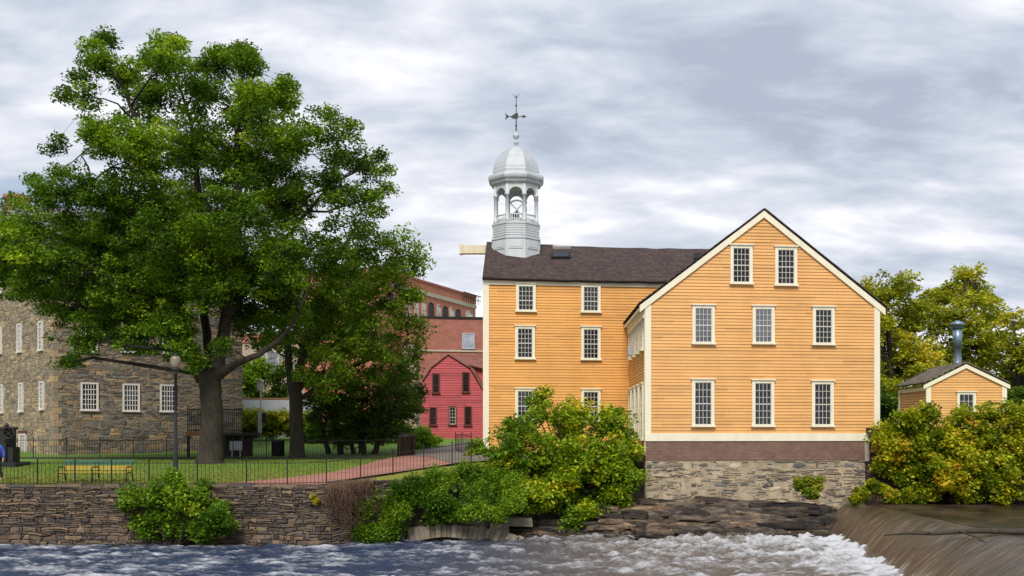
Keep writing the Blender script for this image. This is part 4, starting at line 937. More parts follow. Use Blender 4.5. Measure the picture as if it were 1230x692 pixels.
# ================================================================== RIVERBANK, ROCK, ARCH
def mat_rock(tinted=False):
    m = NT('layered_wet_rock'); o = m.obj((.8, .8, 3.2)); n1 = m.noise(o, 2.2, 8, .7, .5); n2 = m.noise(m.obj((2, 2, 9)), 3, 6, .7, .5)
    c = m.ramp(n1, [(.32, (.018, .013, .010)), (.46, (.06, .044, .033)), (.58, (.15, .112, .08)), (.7, (.26, .20, .145)), (.85, (.09, .07, .055))])
    c = m.mix(.6, c, m.ramp(n2, [(.35, .35), (.65, 1.4)]), 'MULTIPLY')
    g = m.n('NewGeometry'); sp = m.n('SeparateXYZ'); m.l(g.outputs['Position'], sp.inputs[0])
    wet = m.ramp(m.math('ADD', sp.outputs[2], m.math('MULTIPLY', n1, .6)), [(.35, 1.0), (.75, 0.0)])
    at = m.n('Attribute', attribute_name='Col'); c = m.mix(wet, c, (.014, .011, .010))
    if tinted: c = m.mix(1.0, c, at.outputs[0], 'MULTIPLY')
    m.bump(n2, .8, .06)
    return m.fin(c, m.ramp(wet, [(0, .8), (1, .3)]))
M['rock'] = mat_rock(); M['slabs'] = mat_rock(True)
M['soil'] = paint('bank_soil', (.05, .045, .025), .3, .95, 3, False)
xs = np.linspace(-6.4, 6.2, 120); t = np.linspace(0, 1, 40)
X, T = np.meshgrid(xs, t); E = EDGE(X)+.15; Y0 = lerp(np.minimum(41.75, E-.5), E-1.3, sst(-3.2, -.6, X)); Y = Y0+T*(E-Y0); zb_ = lerp(-.2, .7, sst(-3.2, -.6, X))
Z = zb_+(HG(X, E)-.02-zb_)*(T**.75)+(fbm(X*1.5, Y*1.5)-.5)*.35*(1-T**6)
o = grid('riverbank', X, Y, Z, M['soil']); o['kind'] = 'structure'
# rock ledge
xs = np.linspace(-6.5, 14.9, 420); ys = np.linspace(40.9, 47.0, 150); X, Y = np.meshgrid(xs, ys)
front = 42.2+1.2*(fbm(X*.35, X*0+3)-.5)+.25*np.sin(X*1.1)
topz = np.interp(X, [-6.5, -4, -1.5, 0, 3, 4.5, 10, 13, 14.9], [.35, .75, .95, 1.1, 1.35, 1.55, 1.6, 1.35, .9])
t = np.clip((Y-front)/3.2, 0, 1); base = -.5+(topz+.5)*t**.55
dip = .05*(X-4)
st = (base+dip+.5*(fbm(X*.5, Y*.8, 4)-.5))*3.4
fl = np.floor(st); fr_ = st-fl; stair = (fl+sst(.55, 1.0, fr_))/3.4-dip
lay = .6*stair+.4*base+(fbm(X*1.2, Y*2.2, 5)-.5)*.38
Z = np.where(Y < front, -.5+(fbm(X*2, Y*2, 3)-.5)*.15, lay)
Z = np.minimum(Z, topz+.25)-.22*(Y > front)
o = grid('rock_ledge', X, Y, Z, M['rock'], smooth=False); o['kind'] = 'structure'
# low arch of upright stones at the waterline
ad = 41.55; arch_ = empty('stone_arch', P(540, 652, ad), 'low flat arch of pale upright stones at the waterline below the green bank', 'arch')
m = MB(); n = 26
for i in range(n):
    t0, t1 = i/n+.001, (i+1)/n-.001
    def ap(t, s):
        px = lerp(462, 622, t); mid_ = 652-5*math.sin(math.pi*min(1, max(0, (px-490)/90)))-.0; y_in = lerp(651, 651, t)-6*math.exp(-((px-535)/30)**2)
        top_ = 647-16*math.sin(math.pi*min(1, max(0.12, (t+.02)))) ** .6
        lean = (px-535)*.10
        return px+lean*s, lerp(y_in, top_+RJ, s)
    RJ = random.uniform(-1.5, 1.5); dd = ad+random.uniform(-.12, .12); c = random.choice([(.30, .24, .17), (.26, .21, .15), (.33, .27, .2), (.22, .18, .14)])
    q = [ap(t0, 0), ap(t1, 0), ap(t1, 1), ap(t0, 1)]
    m.hexa([P(*q[0], dd), P(*q[1], dd), P(*q[1], dd+.7), P(*q[0], dd+.7)], [P(*q[3], dd+.1), P(*q[2], dd+.1), P(*q[2], dd+.9), P(*q[3], dd+.9)], c)
m.build('arch_stones', M['stone_river'], arch_)
m = MB()
for (x0, x1, y0, y1, dd) in [(574, 594, 613, 622, 42.6), (606, 640, 622, 632, 42.4), (588, 612, 629, 640, 42.1)]:
    m.hexa([P(x0, y1, dd), P(x1, y1+1, dd), P(x1-2, y1-3, dd+1.3), P(x0+2, y1-3, dd+1.3)], [P(x0+1, y0, dd+.1), P(x1-1, y0+1, dd+.05), P(x1-4, y0-3, dd+1.3), P(x0+3, y0-3, dd+1.3)], (.22, .18, .13))
m.build('slab', M['stone_river'], arch_)
# boulders along the waterline
def slabrock(c, L, Dp, H, yaw, mb, tilt=0.0):
    "one angular, bedded slab with a broken outline"
    base = len(mb.v); nu, nv = 22, 7; s0 = random.random()*80; vs = []; q = lambda t, p: math.copysign(abs(t)**p, t)
    for j in range(nv+1):
        b = math.pi*j/nv
        for i in range(nu):
            a = 2*math.pi*i/nu; x = q(math.cos(a), .55)*q(math.sin(b), .4); y = q(math.sin(a), .55)*q(math.sin(b), .4); z = q(math.cos(b), .6)
            k = .72+.55*float(vn(s0+2.2*x+5, s0+2.6*y+2)); k2 = .8+.4*float(vn(s0+6*x+9, s0*1.3+6*y+2))
            X_, Y_, Z_ = x*L*k*k2, y*Dp*k*k2, z*H*(.75+.5*float(vn(s0+3*x, 3*y+9)))+tilt*x*L
            vs.append((c[0]+X_*math.cos(yaw)-Y_*math.sin(yaw), c[1]+X_*math.sin(yaw)+Y_*math.cos(yaw), c[2]+Z_))
    mb.add(vs, [(j*nu+i, (j+1)*nu+i, (j+1)*nu+(i+1) % nu, j*nu+(i+1) % nu) for j in range(nv) for i in range(nu)])
m = MB()
for k in range(7):
    x = -2.4
    while x < 13.9:
        L = random.choice([.35, .6, .9, 1.4, 2.0])*random.uniform(.8, 1.2); cx = x+L*.5
        tz = float(np.interp(cx, [-2.4, 0, 3, 5, 10, 12.5, 14], [.75, 1.0, 1.35, 1.55, 1.5, 1.2, .8]))
        h = random.uniform(.10, .2); z = -.05+tz*(k+.3)/7+random.uniform(-.07, .07); y = 42.3+k*.46+random.uniform(-.18, .18)+.35*math.sin(cx*.9+1)
        tone = random.choice([(1, 1, 1), (.55, .5, .48), (1.5, 1.4, 1.25), (.8, .8, .85), (2.1, 1.85, 1.5), (.35, .33, .33)])
        if cx > 10.5: tone = tuple(c*.4 for c in tone)
        n0 = len(m.c); slabrock((cx, y+.3, z), L*.62, random.uniform(.35, .55), h, random.uniform(-.15, .15), m, random.uniform(-.1, .04))
        for q in range(n0, len(m.c)): m.c[q] = tone
        x += L*.85
o = m.build('bank_rocks', M['slabs']); tag(o, 'dark wet bedded slabs of rock heaped along the ledge at the waterline', 'rocks', kind='stuff')

# ================================================================== WATER
def mat_water(name, brown, deep, foamcol=(.62, .63, .66)):
    m = NT(name); at = m.n('Attribute', attribute_name='foam'); o = m.obj((.8, 4.6, 1)); n1 = m.noise(o, 1.6, 10, .8, .9); n2 = m.noise(m.obj((.8, 3.6, 1)), 8, 8, .8, .5)
    f = m.math('ADD', at.outputs['Fac'], m.math('ADD', m.math('MULTIPLY', m.math('SUBTRACT', n1, .5), 1.7), m.math('MULTIPLY', m.math('SUBTRACT', n2, .5), 1.6)))
    fm = m.ramp(f, [(.25, 0.0), (.5, .22), (.95, .9)])
    bt = m.n('Attribute', attribute_name='brown')
    wc = m.mix(bt.outputs['Fac'], deep, brown); c = m.mix(fm, wc, foamcol)
    m.bump(n2, .9, .06); m.l(m.ramp(fm, [(0, .07), (.6, .6)]), m.bs.inputs['Roughness']); m.l(c, m.bs.inputs['Base Color'])
    m.bs.inputs['IOR'].default_value = 1.33; return m.m
M['water'] = mat_water('rushing_river', (.13, .105, .085), (.022, .036, .078))
def river(name, x0, x1, y0, y1, nx, ny, amp=1.0):
    X, Y = np.meshgrid(np.linspace(x0, x1, nx), np.linspace(y0, y1, ny))
    turb = sst(-8, 9, X)
    a = .12+.16*turb*sst(28, 38, Y)
    r1 = 1-np.abs(2*fbm(X*.45+Y*.1, Y*1.25, 3)-1); r2 = fbm(X*1.4, Y*3.4, 4); r3 = fbm(X*4, Y*7, 3)
    Z = a*((r1-.6)*1.2+(r2-.5)*1.9+(r3-.5)*1.1)*amp
    cyx = 11.9-np.clip(41.4-Y, 0, 20)*.1
    turb2 = sst(12, 4, X)*sst(-4, 3, X)
    near = np.exp(-np.clip(cyx+.5-X, 0, 99)/2.2)*sst(24, 30, Y)
    Z += near*(.25*(fbm(X*2.2, Y*2.2, 4))-.02)
    foam = .20+.13*turb+(r2-.5)*1.3+(r1-.7)*.6+(fbm(X*.25, Y*.9, 3)-.5)*.5+(fbm(X*.9, Y*5, 3)-.5)*.5+near*.7-.10*turb2
    br = sst(-6, 5, X)
    o = grid(name, X, Y, Z, M['water'], attr={'foam': foam, 'brown': br}); o['kind'] = 'structure'; return o
river('river', -26, 14, 28, 43.5, 620, 340)
X, Y = np.meshgrid(np.array([-300, -26.0]), np.array([-40, 28, 43.5])); 
o = grid('river_far', X, Y, X*0-.02, M['water'], attr={'foam': X*0+.3, 'brown': X*0}); o['kind'] = 'structure'
X, Y = np.meshgrid(np.linspace(-26, 14, 80), np.linspace(-40, 28, 100)); o = grid('river_near', X, Y, (fbm(X, Y*1.5)-.5)*.1*np.clip((28-Y)/1, 0, 1), M['water'], attr={'foam': X*0+.3, 'brown': X*0+.5}); o['kind'] = 'structure'

def mat_sheet():
    m = NT('falling_brown_water'); tc = m.n('TexCoord'); mp = m.n('Mapping'); mp.inputs['Scale'].default_value = (5, .3, 1); m.l(tc.outputs['UV'], mp.inputs[0])
    n1 = m.noise(mp.outputs[0], 1.6, 7, .7, .25); mp2 = m.n('Mapping'); mp2.inputs['Scale'].default_value = (14, .5, 1); m.l(tc.outputs['UV'], mp2.inputs[0]); n2 = m.noise(mp2.outputs[0], 1.5, 5, .65, .2)
    c = m.ramp(n1, [(.3, (.025, .015, .009)), (.48, (.07, .045, .028)), (.62, (.15, .11, .078)), (.8, (.48, .42, .36))])
    c = m.mix(.5, c, m.ramp(n2, [(.3, .5), (.7, 1.6)]), 'MULTIPLY')
    at = m.n('Attribute', attribute_name='foam'); f = m.ramp(m.math('ADD', at.outputs['Fac'], m.math('MULTIPLY', m.math('SUBTRACT', n2, .5), 1.1)), [(.55, 0.0), (.9, .85)])
    c = m.mix(f, c, (.7, .68, .66)); m.bump(n1, .7, .08); m.l(c, m.bs.inputs['Base Color']); m.bs.inputs['Roughness'].default_value = .2; m.bs.inputs['IOR'].default_value = 1.33; return m.m
M['sheet'] = mat_sheet()
ty = np.linspace(12, 46.6, 260); s = np.linspace(-.4, 1.05, 60); Tt, S = np.meshgrid(ty, s)
cx_ = 14.3+0*Tt; sp = np.clip(S, 0, 1.05); run = 2.5+np.clip(45-Tt, 0, 20)*.1
X = cx_-run*sp-2.0*np.minimum(S, 0); Y = Tt-3.6*sp**1.0-1.0*np.minimum(S, 0)
Z = 1.25*(1-sp**1.7)-.02+(fbm(Tt*2.2, S*1.2, 3)-.5)*.10*np.clip(sp*3, 0, 1)
Z = np.where(S > 0, Z, 1.235)
o = grid('weir_fall', X, Y, Z, M['sheet'], attr={'foam': np.clip((S-.45)*1.3, 0, 1)*.95+(fbm(Tt*1.3, S*.6, 3)-.5)*.5}, uv=(Tt, S*4)); o['kind'] = 'structure'
def mat_pool():
    m = NT('dark_pool'); n1 = m.noise(m.obj((.5, 1.5, 1)), 2.2, 6, .65, .6); n2 = m.noise(m.obj((1, 1, 1)), .35, 4, .6, .8)
    c = m.ramp(n2, [(.35, (.012, .007, .006)), (.5, (.035, .02, .015)), (.65, (.08, .052, .038))]); m.bump(n1, .35, .05); m.bs.inputs['IOR'].default_value = 1.33; return m.fin(c, .26, 0, .35)
M['pool'] = mat_pool()
ty = np.linspace(-10, 47.2, 200); s = np.linspace(0, 1, 60); Tt, S = np.meshgrid(ty, s); cx_ = 14.3+.45+0*Tt
X = cx_+(70-cx_)*S**1.6; Z = 1.25+(fbm(X*.9, Tt*1.6, 3)-.5)*.04
o = grid('mill_pond', X, Tt, Z, M['pool']); o['kind'] = 'structure'
# log on the crest
pts = [(1062, 645, 33.0), (1090, 642.5, 32.3), (1120, 643, 31.8), (1150, 640.5, 31.9), (1180, 639.5, 31.9), (1210, 640.5, 31.8), (1245, 640, 31.7), (1300, 640, 31.6)]
root = empty('fallen_branch', P(*pts[0]), 'long bare fallen branch lying across the weir crest', 'branch')
m = MB(); m.tube([P(*q)+Vector((0, 0, .05)) for q in pts], [.015, .04, .06, .075, .085, .09, .09, .09], 8); m.tube([P(1150, 640, 31.9)+Vector((0, 0, .05)), P(1175, 646, 31.2), P(1190, 655, 30.2)], [.03, .02, .01], 6)
m.tube([P(1120, 642.5, 31.8)+Vector((0, 0, .05)), P(1105, 638, 31.8), P(1096, 637, 31.8)], [.02, .012, .006], 5); m.build('stem', M['bark_pale'], root)

# ================================================================== SHRUBS near the water
YB = D([(655, 495, 20, 18), (620, 515, 26), (690, 500, 26), (725, 505, 22), (750, 520, 22), (640, 540, 34), (690, 540, 38), (735, 545, 34), (605, 545, 24), (620, 575, 30), (665, 580, 34), (710, 582, 34), (750, 575, 24),
        (600, 590, 22), (650, 605, 20), (700, 612, 20), (645, 480, 9), (742, 495, 8), (735, 600, 18), (690, 625, 12), (655, 480, 12), (760, 545, 16), (762, 575, 14), (600, 560, 20), (680, 560, 30), (640, 600, 22)], 46.5, 1.0)
YB = [(b[0], b[1], b[2], 43.9+(b[0]-600)*.013+random.uniform(-.7, .7)-(b[1]-540)*.02)+tuple(b[4:]) for b in YB]
shrub('river_shrub', 'large yellow green shrub hiding the foot of the main yellow mill block', 'shrub', YB, 60, .20, [(0, (.06, .13, .006)), (.3, (.15, .27, .010)), (.7, (.34, .44, .015)), (1, (.65, .55, .03))], base=Vector((1.6, 45.2, 1.4)), stems=30, dens=1.25, clump=(.28, .6), shell=.3, aspect=.5)
for (px, py, n_) in [(640, 478, 7), (655, 470, 6), (740, 492, 5), (610, 497, 5), (700, 484, 5)]: pass
LB = D([(160, 600, 16), (185, 592, 16), (212, 583, 14), (215, 600, 22), (195, 618, 24), (235, 615, 24), (255, 625, 20), (175, 630, 20), (215, 635, 24), (250, 640, 16), (150, 605, 9), (240, 595, 10), (262, 612, 10), (270, 630, 10), (208, 572, 6), (245, 582, 6)], 39.2, .35)
shrub('river_shrub', 'leafy green shrub growing against the river wall below the lamp post', 'shrub', LB, 62, .15, WEED, base=Vector((-13.7, 39.3, 0)), stems=16, dens=1.4, clump=(.22, .42), thick=.7)
RB = D([(1060, 520, 18), (1085, 505, 20), (1115, 500, 20), (1150, 498, 18), (1185, 500, 18), (1215, 498, 18), (1235, 505, 22), (1075, 540, 24), (1110, 535, 28), (1150, 532, 30), (1190, 535, 30), (1220, 545, 26), (1100, 565, 24),
        (1140, 565, 28), (1180, 570, 28), (1215, 575, 24), (1120, 588, 16), (1160, 590, 18), (1200, 592, 16), (1060, 555, 14), (1250, 560, 28), (1250, 530, 25)], 46.0, .6)
RB = [(b[0], b[1], b[2], b[3]-(b[1]-540)*.014) for b in RB]
shrub('weir_shrub', 'broad yellow and orange tinged shrub spilling over the wall above the weir', 'shrub', RB, 62, .19, AUT, base=Vector((19.5, 46.6, 1.5)), stems=30, dens=1.35, clump=(.28, .55), thick=.8, aspect=.6)
shrub('wall_plant', 'small yellow green plant growing from the ledge below the gable wall', 'plant', [(972, 578, 7, 44.9), (982, 584, 6, 44.8), (961, 584, 6, 44.8), (968, 590, 5, 44.7), (978, 593, 6, 44.7), (985, 575, 3, 44.8), (957, 578, 2.5, 44.8)], 50, .12, [(0, (.1, .2, .01)), (1, (.45, .42, .04))], dens=2.5, clump=(.12, .22), base=P(974, 597, 45.0))
shrub('wall_plant', 'low orange tinged plant where the ledge meets the weir', 'plant', [(1035, 592, 9, 45), (1048, 585, 9, 45.2), (1060, 590, 9, 45.2), (1072, 596, 8, 45), (1028, 600, 6, 44.8), (1088, 596, 9, 45.4), (1105, 600, 8, 45.5)], 50, .12, AUT, dens=2.5, clump=(.12, .24), base=P(1050, 606, 45.0))
shrub('wall_plant', 'tiny yellow plant in a joint near the wall top left of the dead vines', 'plant', [(380, 602, 4, 39.7), (376, 597, 2.5, 39.7)], 40, .08, [(0, (.3, .3, .02)), (1, (.6, .5, .04))], dens=3, clump=(.06, .1))
# green cover of the bank (nobody could count it)
N = 1500; px = RNG.uniform(424, 628, N); tt = RNG.uniform(0, 1, N); cs = []; kp = []
for a, b in zip(px, tt):
    topy = np.interp(a, [424, 455, 520, 570, 628], [612, 588, 570, 562, 565])+16*(float(vn(a*.11, 4))-.5); boty = np.interp(a, [424, 465, 482, 560, 628], [652, 650, 630, 624, 612])+14*(float(vn(a*.07, 9))-.5)
    y = lerp(topy, boty, b); d = lerp(float(np.interp(a, [424, 628], [40.9, 44.2])), 41.75, b)-.25-1.1*float(vn(a*.06, y*.07))
    kp.append(float(fbm(a*.05+9, y*.08, 3)) > (.40 if a > 470 else .52)); cs.append(P(a, y, d))
cs = np.array([tuple(c) for c in cs])[np.array(kp)]; N = len(cs); rs = RNG.uniform(.12, .42, N); hue = vn(cs[:, 0]*1.1+5, cs[:, 2]*1.8)
tn = np.clip(RNG.normal(.36, .15, N)+(hue-.5)*1.1+.03*(cs[:, 0]+4), 0, 1); pos, col = fill(cs, rs, tn, 34, WEED, .12, 1.0)
tag(leaves('ground_cover', pos, .12, col, M['leaf_bush'], aspect=.5), 'green weeds and creepers covering the bank above the stone arch', 'ground cover', kind='stuff')
cs2 = np.repeat(cs[RNG.random(len(cs)) < .16], 22, axis=0); k = np.tile(np.linspace(0, 1, 22), len(cs2)//22)[:, None]; ln = np.repeat(RNG.uniform(.25, .6, len(cs2)//22), 22)[:, None]; dr_ = np.repeat(RNG.normal(0, .35, (len(cs2)//22, 3)), 22, axis=0)
cs2 = cs2+np.concatenate([dr_[:, :1]*k*ln, -np.abs(dr_[:, 1:2])*k*ln, k*ln], 1)+RNG.normal(0, .025, cs2.shape)
tag(leaves('tall_weeds', cs2, .09, pal(np.clip(RNG.normal(.6, .2, len(cs2)), 0, 1), YGREEN), M['leaf_bush'], aspect=.4), 'taller yellow green weed stems sprouting from the bank above the stone arch', 'weeds', kind='stuff')
# dead creepers on the turned wall
m = MB()
for i in range(150):
    a = 390+62*RNG.beta(1.5, 1.5); y0 = np.interp(a, [392, 450], [582, 574]); L = RNG.uniform(15, 60); d = float(np.interp(a, [392, 425, 450], [39.6, 39.7, 40.9]))-.1
    pts = [P(a, y0-1, d+.1)]
    for j in range(1, 6): pts.append(P(a+RNG.normal(0, 2.5)*j*.6, min(y0+L*j/5, 648), d-.08*math.sin(j)+RNG.normal(0, .03)))
    m.tube(pts, [.012, .012, .01, .009, .007, .004], 4, caps=False)
M['deadvine'] = paint('dead_vine_bark', (.14, .075, .045), .3, .9, 5, False)
tag(m.build('dead_creepers', M['deadvine']), 'brown dead creepers hanging over the corner of the river wall', 'creepers', kind='stuff')
# grass blades along the lawn
N = 26000; gx = RNG.uniform(-26, -2, N); gy = EDGE(gx)+.05+RNG.uniform(0, 1, N)**2*16; 
gp = np.stack([gx, gy, HG(gx, gy)+.03], 1); keep = np.ones(N, bool)
# no blades on the brick path
PN = [ground_px(*q) for q in [(255, 583.4), (300, 580), (350, 575), (400, 568.5), (440, 559), (470, 551), (500, 546.5)]]
fy = np.interp(gx, [p.x for p in PN], [p.y for p in PN]); keep = ~((gx > PN[0].x) & (gy < fy+.1))
gp = gp[keep]; gc = pal(np.clip(RNG.normal(.45, .25, len(gp)), 0, 1), [(0, (.09, .14, .01)), (.5, (.20, .26, .02)), (1, (.38, .31, .06))])
tag(leaves('grass', gp, .11, gc, M['blade'], up=0, aspect=.25), 'short grass on the lawn and along the wall top', 'grass', kind='stuff')

# ================================================================== IRON FENCES
def fence(name, label, pts, h, group=None, sp=.15, r=.011):
    root = empty(name, pts[0], label, 'fence', group)
    for i, p in enumerate(pts):
        m = MB(); x, y, z = p; m.box(x-.022, x+.022, y-.022, y+.022, z-.1, z+h+.05); m.lathe((x, y, z+h+.05), [(.034, 0), (.034, .02), (.02, .05), (.005, .09)], 6); m.build('fence_post', M['iron'], root)
    for a, b in zip(pts, pts[1:]):
        a = Vector(a); b = Vector(b); m = MB(); L = (b-a).length
        for hz in (.1, h-.06): m.tube([a+Vector((0, 0, hz)), b+Vector((0, 0, hz))], .018, 4, smooth=False)
        n = max(2, int(L/sp))
        for j in range(1, n):
            q = a.lerp(b, j/n); m.tube([q+Vector((0, 0, .03)), q+Vector((0, 0, h))], [r, r*.8], 4, caps=False, smooth=False)
        m.build('picket_panel', M['iron'], root)
fp_ = []
for px, d in [(-60, 40.15), (-15, 40.15), (45, 40.15), (90, 40.15), (134, 40.15), (179, 40.15), (237, 40.15), (296, 40.15), (345, 40.15), (392, 40.2), (433, 40.95), (472, 41.8), (509, 42.7), (543, 43.6), (566, 44.2)]:
    x = (px-CX)/F*d; fp_.append((x, d, float(HG(x, d))))
fence('iron_fence', 'black iron picket fence along the top of the river wall', fp_, .95)
fp_ = []
for px in range(-40, 520, 40):
    d = 58.0; x = (px-CX)/F*d; fp_.append((x, d, float(HG(x, d))))
fence('iron_fence', 'farther black iron picket fence at the back of the lawn', fp_, 1.12, sp=.14, r=.012)
kb = MB(); kb.box((-60-CX)/F*58, (500-CX)/F*58, 57.9, 58.15, 2.7, 2.99); tag(kb.build('dark_stripe', M['mortar_dark']), 'dark kerb under the farther iron fence', 'stripe')  # low dark box along the foot of the farther fence
fp_ = [tuple(ground_px(547, 541)), tuple(ground_px(555, 545)), tuple(ground_px(566, 551))]
fence('iron_gate_fence', 'short railing by the mill corner at the yard', [(p[0], p[1], p[2]) for p in fp_], 1.1, sp=1.7, r=.02)

# ================================================================== BENCH, LAMP, MACHINE, PERSON
bd = 41.7; bx0, bx1 = (75-CX)/F*bd, (159-CX)/F*bd; bz = float(HG(bx0, bd)); bench = empty('park_bench', ((bx0+bx1)/2, bd, bz), 'long park bench with yellow seat and green top slats behind the fence', 'bench')
zq = lambda y: ZC+(HY-y)/F*bd
m = MB()
for k_ in range(4): m.box(bx0, bx1, bd-.5+k_*.12, bd-.41+k_*.12, bz+.40, bz+.435)
m.build('seat', M['bench_yellow'], bench)
for nm, mt, z0, z1 in (('lower_backrest', 'bench_yellow', bz+.50, bz+.68), ('upper_backrest', 'bench_green', bz+.71, bz+.92)):
    m = MB(); k_ = 2
    for j in range(k_):
        a = lerp(z0, z1, j/k_); b = a+(z1-z0)/k_-.02; m.hexa([(bx0, bd+.02+(a-bz)*.12, a), (bx1, bd+.02+(a-bz)*.12, a), (bx1, bd+.05+(a-bz)*.12, a), (bx0, bd+.05+(a-bz)*.12, a)],
            [(bx0, bd+.02+(b-bz)*.12, b), (bx1, bd+.02+(b-bz)*.12, b), (bx1, bd+.05+(b-bz)*.12, b), (bx0, bd+.05+(b-bz)*.12, b)])
    m.build(nm, M[mt], bench)
for x in (bx0+.05, (bx0+bx1)/2, bx1-.05):
    m = MB(); m.tube([(x, bd-.52, bz), (x, bd-.48, bz+.2), (x, bd-.45, bz+.39)], .03, 6); m.tube([(x, bd+.2, bz), (x, bd+.08, bz+.38), (x, bd+.17, bz+.9)], .03, 6); m.tube([(x, bd-.5, bz+.385), (x, bd+.08, bz+.385)], .025, 6)
    m.tube([(x, bd-.48, bz+.39), (x, bd-.5, bz+.58), (x, bd-.42, bz+.63), (x, bd+.1, bz+.62)], .025, 6); m.build('leg', M['iron'], bench)

ld = 41.2; lx = (211-CX)/F*ld; lz = float(HG(lx, ld)); lamp = empty('street_lamp', (lx, ld, lz), 'single dark lamp post with frosted lantern left of the thick trunk', 'lamp post')
H_ = ZC+(HY-443)/F*ld-lz
m = MB(); m.lathe((lx, ld, lz), [(.19, 0), (.19, .12), (.13, .18), (.12, .45), (.14, .48), (.095, .6), (.10, 1.0), (.08, 1.6), (.065, 2.6), (.055, H_-.25), (.11, H_-.22), (.08, H_-.16), (.13, H_-.05), (.17, H_)], 14); m.build('post', M['post'], lamp)
m = MB(); m.lathe((lx, ld, lz+H_), [(.12, 0), (.17, .12), (.20, .38), (.18, .44), (.15, .5)], 14); m.build('lantern', M['lampglass'], lamp)
m = MB(); m.lathe((lx, ld, lz+H_+.5), [(.16, 0), (.13, .05), (.05, .09), (.02, .16)], 12); m.build('cap', M['post'], lamp)

md = 50.0; mx = lambda p: (p-CX)/F*md; mz = float(HG(mx(0), md)); mach = empty('iron_machine', (mx(0), md, mz), 'big blackened iron machine with a handwheel cut by the left picture edge', 'machine')
zm = lambda y: ZC+(HY-y)/F*md
m = MB(); m.box(mx(-40), mx(26), md-.6, md+.9, mz-.05, zm(555)); m.build('plinth', M['machine'], mach)
m = MB(); m.box(mx(-36), mx(12), md-.4, md+.6, zm(555), zm(516)); m.box(mx(-37), mx(14), md-.45, md+.65, zm(516), zm(513)); m.box(mx(-20), mx(19), md-.3, md+.4, zm(555), zm(537))
m.lathe((mx(8), md, zm(513)), [(.1, 0), (.12, .1), (.05, .14), (.04, .22)], 8)
for k_ in range(5): m.lathe((mx(-30+k_*10), md-.42, zm(530)), [(.05, 0), (.05, .05)], 6)
m.build('body', M['machine'], mach)
m = MB(); wc_ = (mx(16.5), md-.45, zm(520)); Rw = .27
for j in range(20):
    a0, a1 = 2*math.pi*j/20, 2*math.pi*(j+1)/20; m.tube([(wc_[0]+Rw*math.cos(a0), wc_[1], wc_[2]+Rw*math.sin(a0)), (wc_[0]+Rw*math.cos(a1), wc_[1], wc_[2]+Rw*math.sin(a1))], .045, 6, caps=False)
for j in range(5):
    a = 2*math.pi*j/5+.3; m.tube([wc_, (wc_[0]+Rw*math.cos(a), wc_[1], wc_[2]+Rw*math.sin(a))], .022, 5)
m.tube([(wc_[0], md-.5, wc_[2]), (wc_[0]-.0, md+.1, wc_[2])], .05, 8); m.tube([(wc_[0], md, wc_[2]), (mx(8), md, wc_[2])], .06, 8); m.build('handwheel', M['machine'], mach)

